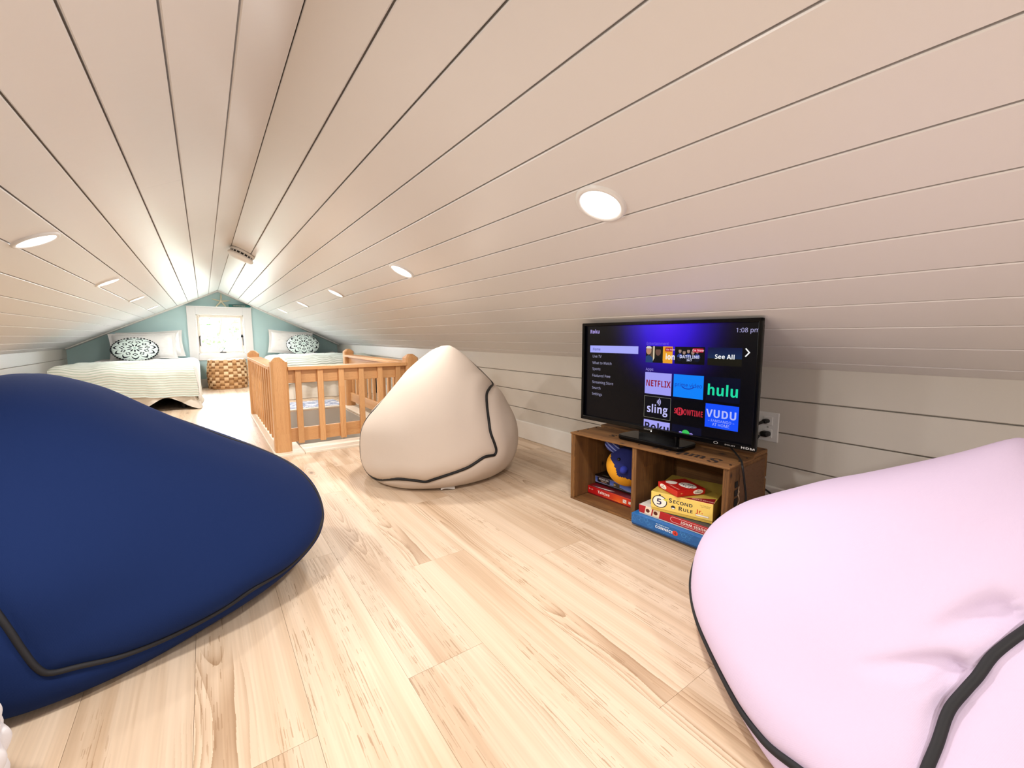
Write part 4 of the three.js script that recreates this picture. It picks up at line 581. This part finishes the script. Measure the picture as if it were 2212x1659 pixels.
// round cushions with a printed flower
const mandala = canvasTex(1024, 1024, (g) => {
  g.fillStyle = '#dcebe6'; g.fillRect(0, 0, 1024, 1024); g.translate(512, 512); const ink = '#101a22'; g.scale(1.04, 1.04);
  for (let i = 0; i < 11; i++) {
    g.save(); g.rotate((i + 0.5) / 11 * Math.PI * 2); g.fillStyle = ink;
    g.beginPath(); g.ellipse(0, -118, 18, 50, 0, 0, 7); g.fill();
    g.save(); g.translate(0, -262); g.lineWidth = 22; g.strokeStyle = ink; g.lineJoin = 'round'; for (const [a, b] of [[0, -32], [0, 32], [-32, 0], [32, 0]]) { g.beginPath(); g.arc(a, b, 24, 0, 7); g.fill(); } g.fillStyle = '#dcebe6'; g.beginPath(); g.rect(-24, -24, 48, 48); g.fill(); g.restore();
    g.fillStyle = ink; g.beginPath(); g.moveTo(-76, -310); g.bezierCurveTo(-88, -390, -36, -430, 0, -452); g.bezierCurveTo(36, -430, 88, -390, 76, -310); g.bezierCurveTo(68, -366, 34, -388, 0, -402); g.bezierCurveTo(-34, -388, -68, -366, -76, -310); g.fill();
    g.rotate(Math.PI / 11); g.beginPath(); g.arc(0, -440, 9, 0, 7); g.fill(); g.restore();
  }
  g.fillStyle = '#9fb9b4'; g.beginPath(); g.arc(0, 0, 30, 0, 7); g.fill();
});
function roundCushion(label, x, y, z, rx, ry, tilt, turn, pom) {
  const t = thing('round_cushion', label, 'cushion', null, V(x, y, z)); t.rotation.set(tilt, turn, 0, 'YXZ');
  const prof = []; for (let i = 0; i <= 24; i++) { const r = i / 24; prof.push(new THREE.Vector2(r, 0.34 * Math.pow(Math.max(0, 1 - r ** 2.6), 0.62))); }
  const f = new THREE.LatheGeometry(prof, 64); f.rotateX(Math.PI / 2); const b = f.clone(); b.rotateY(Math.PI);
  for (const g of [f, b]) { const p = g.attributes.position, uv = g.attributes.uv; for (let i = 0; i < p.count; i++) uv.setXY(i, 0.5 + p.getX(i) * 0.49, 0.5 + p.getY(i) * 0.49); g.scale(rx * U, ry * U, 1.35 * U); g.translate(0, ry * U, 0); g.computeVertexNormals(); }
  mesh('cushion_cover', merged([f, b]), new THREE.MeshPhysicalMaterial({ map: mandala, roughness: 0.9, side: THREE.DoubleSide }), t);
  const balls = []; const n = 44; for (let i = 0; i < n; i++) { const g = new THREE.IcosahedronGeometry((pom + rr(-0.012, 0.012)) * U, 1); const a = i / n * Math.PI * 2; g.translate(Math.cos(a) * (rx + 0.01) * U, (ry + Math.sin(a) * (ry + 0.01)) * U, 0); balls.push(g); }
  mesh('fringe', merged(balls), std(0x0f161c, 0.9), t);
}
roundCushion('wide round cushion with a dark flower print and pom-pom trim on the left bed', -5.3, -2.2, -53.2, 1.68, 1.12, -0.35, 0.05, 0.085);
roundCushion('round cushion with a dark flower print on the right bed', 9.15, -2.0, -53.3, 1.68, 1.2, -0.35, -0.08, 0.055);
// ---------------------------------------------------------------- woven drum below the window
{
  const t = thing('woven_basket', 'round basket woven of broad tan strips standing under the window', 'basket', null, V(1.87, -EYE, -55.15));
  const R = 1.66, H = 3.0, rows = 10, cols = 28, tan = [0xc49a6c, 0xd2ad82, 0xb08455, 0xdfc199].map((c) => std(c, 0.75));
  const prof = (h) => R * (1 + 0.07 * Math.sin(Math.PI * h) - 0.03 * h);
  const inner = new THREE.LatheGeometry([[0, 0.02], [R * 0.94, 0.02], [R, 0.5], [R * 1.02, H / 2], [R * 0.95, H - 0.1], [R * 0.94, H - 0.02], [0, H - 0.02]].map(([a, b]) => new THREE.Vector2(a * U, b * U)), 48); mesh('core', inner, std(0x4a2d16, 0.9), t);
  const shapes = [0, 1, 2].map((k) => { const w = 2 * Math.PI * R / cols * 1.06, h = H / rows * 1.75; return sheet((u, v) => V3((u - 0.5) * w * U * (1 - 0.08 * Math.abs(2 * v - 1)), (v - 0.5) * h * U, (0.16 * Math.sin(Math.PI * v) ** 0.7 - 0.05 + 0.018 * Math.sin(u * 19 + k * 2) + 0.02 * Math.cos(u * 3 - 1.5)) * U), 6, 5, 0.003); });
  for (let r = 0; r < rows; r++) for (let c = 0; c < cols; c++) {
    if ((r + c) % 2) continue;
    const h = (r + 0.5) / rows, a = (c + 0.5) / cols * Math.PI * 2, m = mesh('woven_strip', shapes[(r * 5 + c) % 3], tan[Math.floor(rnd() * 4)], t), rad = prof(h);
    m.position.set(Math.sin(a) * rad * U, h * H * U, Math.cos(a) * rad * U); m.rotation.y = a;
  }
  for (let r = 0; r <= rows; r++) { const g = new THREE.TorusGeometry(prof(r / rows) * U, 0.075 * U, 6, 60); g.rotateX(Math.PI / 2); g.translate(0, clamp(r / rows, 0.025, 0.985) * H * U, 0); mesh('hoop', g, tan[r % 3 === 0 ? 2 : 1], t); }
  // wide cross strips that show between the upright ones
  const bands = []; for (let r = 0; r < rows; r++) { const h = (r + 0.5) / rows, g = new THREE.CylinderGeometry((prof(h) + 0.045) * U, (prof(h) + 0.045) * U, H / rows * 0.62 * U, 56, 1, true); g.translate(0, h * H * U, 0); bands.push(g); }
  mesh('cross_strip', merged(bands), std(0x8f6236, 0.8, { side: THREE.DoubleSide }), t);
  const lid = new THREE.CylinderGeometry(1.62 * U, 1.62 * U, 0.06 * U, 48); lid.translate(0, (H + 0.05) * U, 0); mesh('lid', lid, std(new THREE.Color(0.82, 0.8, 0.76), 0.5), t);
}
// ---------------------------------------------------------------- starfish and book on the window head
{
  const t = thing('starfish', 'dried pale starfish leaning on the wall above the window', 'starfish', null, V(1.79, 3.86, Z0 + 0.22));
  const P = [], I = [], arms = [[1.52, 0.83], [2.86, 0.8], [0.13, 0.78], [4.02, 0.88], [5.32, 0.86]];
  const len = (a) => { let r = 0.16; for (const [d, l] of arms) { let k = Math.abs(((a - d + 9.42478) % 6.28318) - 3.14159); r = Math.max(r, l * Math.exp(-Math.pow(k / 0.17, 1.05)) + 0.13 * Math.exp(-((k / 0.5) ** 2))); } return r; };
  const nu = 150, nr = 10; for (let s = 0; s < 2; s++) for (let j = 0; j <= nr; j++) for (let i = 0; i < nu; i++) { const a = i / nu * 6.28318, r = len(a) * j / nr, q = j / nr; P.push(Math.cos(a) * r * U, Math.sin(a) * r * U, (s ? -0.03 : 0.14 * (1 - q * 0.55) * Math.sqrt(Math.max(0, 1 - q ** 4)) + 0.012 * Math.sin(r * 40)) * U); }
  const n = nu * (nr + 1); for (let s = 0; s < 2; s++) for (let j = 0; j < nr; j++) for (let i = 0; i < nu; i++) { const k = (i + 1) % nu, a = s * n + j * nu + i, b = s * n + j * nu + k; if (s) I.push(a, b, a + nu, b, b + nu, a + nu); else I.push(a, a + nu, b, b, a + nu, b + nu); }
  for (let i = 0; i < nu; i++) { const k = (i + 1) % nu, a = nr * nu + i, b = nr * nu + k; I.push(a, a + n, b, b, a + n, b + n); }
  const g = new THREE.BufferGeometry(); g.setAttribute('position', new THREE.Float32BufferAttribute(P, 3)); g.setAttribute('uv', new THREE.Float32BufferAttribute(new Float32Array(P.length / 3 * 2), 2)); g.setIndex(I); g.computeVertexNormals(); g.rotateX(-0.08); mesh('body', g, std(0xf2ead0, 0.85), t);
  const b = thing('book', 'teal hardback book lying flat on the window head beside the starfish', 'book', null, V(3.45, 3.25, Z0 + 0.42));
  const teal = std(0x1f6a68, 0.5), sp = canvasTex(512, 72, (q, W, H) => { q.fillStyle = '#1c6360'; q.fillRect(0, 0, W, H); q.fillStyle = '#25504e'; q.fillRect(70, 8, 340, H - 16); TXT(q, 'COASTAL TALES', W * 0.48, H / 2, 34, '#d7cbb8', { a: 'center', f: 'serif' }); });
  const cov = (y) => { const c = rbox(2.02 * U, 0.035 * U, 0.78 * U, 0.001, 1); c.translate(0, y * U, 0); return c; }; mesh('cover', merged([cov(0.018), cov(0.272)]), teal, b);
  const pg = rbox(1.94 * U, 0.22 * U, 0.7 * U, 0.001, 1); pg.translate(0, 0.145 * U, -0.02 * U); mesh('pages', pg, std(0xe6dcc6, 0.9), b);
  const s = rbox(2.02 * U, 0.27 * U, 0.04 * U, 0.001, 1); s.translate(0, 0.145 * U, 0.38 * U); mesh('spine', s, [teal, teal, teal, teal, new THREE.MeshPhysicalMaterial({ map: sp, roughness: 0.5 }), teal], b);
}
// ---------------------------------------------------------------- rug behind the stair opening
{
  const rt = dataTex(256, 128, (u, v, x, y) => { const a = fbm(x / 14, y / 9, 4, 950), b = fbm(x / 5, y / 5, 2, 960); return a + b * 0.5 > 0.74 ? [112 + 60 * b, 124 + 60 * b, 156 + 50 * b] : [196 + 30 * b, 199 + 30 * b, 210 + 25 * b]; });
  const r = mesh('rug', uvMetres(span(3.2, 8.75, -EYE, -EYE + 0.1, -38.8, -35.2, 0.006), 0, 0.75, 0.5), new THREE.MeshPhysicalMaterial({ map: rt, roughness: 0.95 }));
  r.userData = { label: 'blue and white mottled rug on the floor behind the stair opening', category: 'rug' };
}
// ---------------------------------------------------------------- crocheted pouf at the left edge
{
  const t = thing('pouf', 'white crocheted pouf cut off by the left edge in front of the navy bean bag', 'pouf', null, V(-3.33, -EYE, -6.44));
  const P = [], I = [], nu = 220, nv = 90, R = 1.28, H = 2.0;
  for (let j = 0; j <= nv; j++) for (let i = 0; i < nu; i++) { const v = j / nv, th = Math.PI * v, a = i / nu * 6.28318, row = Math.abs(Math.sin(v * Math.PI * 9)), st = Math.cos(a * 22 + Math.floor(v * 9) * 1.57), k = 1 + 0.05 * row * (0.5 + 0.5 * st) - 0.05 * (row < 0.3 ? 1 : 0); const s = Math.pow(Math.sin(th), 0.55), r = R * s * k; P.push(Math.cos(a) * r * U, (H / 2 - Math.cos(th) * H / 2 * 0.98) * U, Math.sin(a) * r * U); }
  for (let j = 0; j < nv; j++) for (let i = 0; i < nu; i++) { const k = (i + 1) % nu, a = j * nu + i, b = j * nu + k; I.push(a, a + nu, b, b, a + nu, b + nu); }
  const g = new THREE.BufferGeometry(); g.setAttribute('position', new THREE.Float32BufferAttribute(P, 3)); g.setAttribute('uv', new THREE.Float32BufferAttribute(new Float32Array(P.length / 3 * 2), 2)); g.setIndex(I); g.computeVertexNormals(); mesh('cover', g, std(new THREE.Color(0.72, 0.7, 0.72), 0.95), t);
}
// ---------------------------------------------------------------- outside the window
{
  structure('ground', new THREE.CylinderGeometry(60, 60, 0.4, 48).translate(0, -3.4, -50), std(0x93988c, 0.95));
  const leaf = sheet((u, v) => V3((u - 0.5) * 0.16 * Math.sin(Math.PI * clamp(v, 0.03, 0.97)), (v - 0.5) * 0.26, 0.02 * Math.sin(Math.PI * u)), 3, 4, 0.002);
  const leafM = new THREE.MeshPhysicalMaterial({ color: 0x4f6b38, roughness: 0.8, transmission: 0.3, thickness: 0 });
  const tree = (label, x, z, h, r, n, sd) => {
    const t = thing('tree', label, 'tree', null, V3(x, -3.2, z)); const pts = [V3(0, 0, 0), V3(0.1, h * 0.3, 0.1), V3(-0.1, h * 0.6, 0), V3(0.05, h * 0.9, 0.1)]; const tr = [tubeGeo(pts, 0.16, false, 24, 8)];
    for (let i = 0; i < 7; i++) { const a = i * 2.4 + sd, y = h * (0.35 + 0.08 * i); tr.push(tubeGeo([V3(0, y, 0), V3(Math.cos(a) * r * 0.5, y + 0.5, Math.sin(a) * r * 0.5), V3(Math.cos(a) * r * 0.9, y + 1.1, Math.sin(a) * r * 0.9)], 0.05, false, 16, 6)); }
    mesh('trunk', merged(tr), std(0x5d4c3c, 0.9), t);
    const f = new THREE.InstancedMesh(leaf, leafM, n), m = new THREE.Matrix4(), q = new THREE.Quaternion(), e = new THREE.Euler(); f.name = 'foliage'; f.userData.kind = 'stuff'; f.castShadow = f.receiveShadow = true;
    for (let i = 0; i < n; i++) { const a = rr(0, 6.28), c = rr(-1, 1), k = Math.cbrt(rr(0.15, 1)), s = Math.sqrt(1 - c * c), w = 0.75 + 0.4 * noise2(a * 2, c * 3, sd); e.set(rr(0, 6), rr(0, 6), rr(0, 6)); m.compose(V3(Math.cos(a) * s * r * k * w, h * 0.66 + c * h * 0.36 * k * w, Math.sin(a) * s * r * k * w), q.setFromEuler(e), V3(1, 1, 1).multiplyScalar(rr(0.7, 1.3))); f.setMatrixAt(i, m); }
    t.add(f);
  };
  tree('leafy tree outside seen through the left half of the window', -2.2, -17.5, 6.6, 2.3, 1300, 1); tree('leafy tree outside seen through the right half of the window', 3.2, -20, 7.4, 2.6, 1300, 2);
  tree('leafy tree farthest off behind the window', 0.6, -26, 7.5, 2.8, 1300, 3);
}
scene.traverse((o) => { if (o.isRectAreaLight === undefined && o.isMesh) { o.castShadow = true; o.receiveShadow = true; } });
renderer.render(scene, camera);
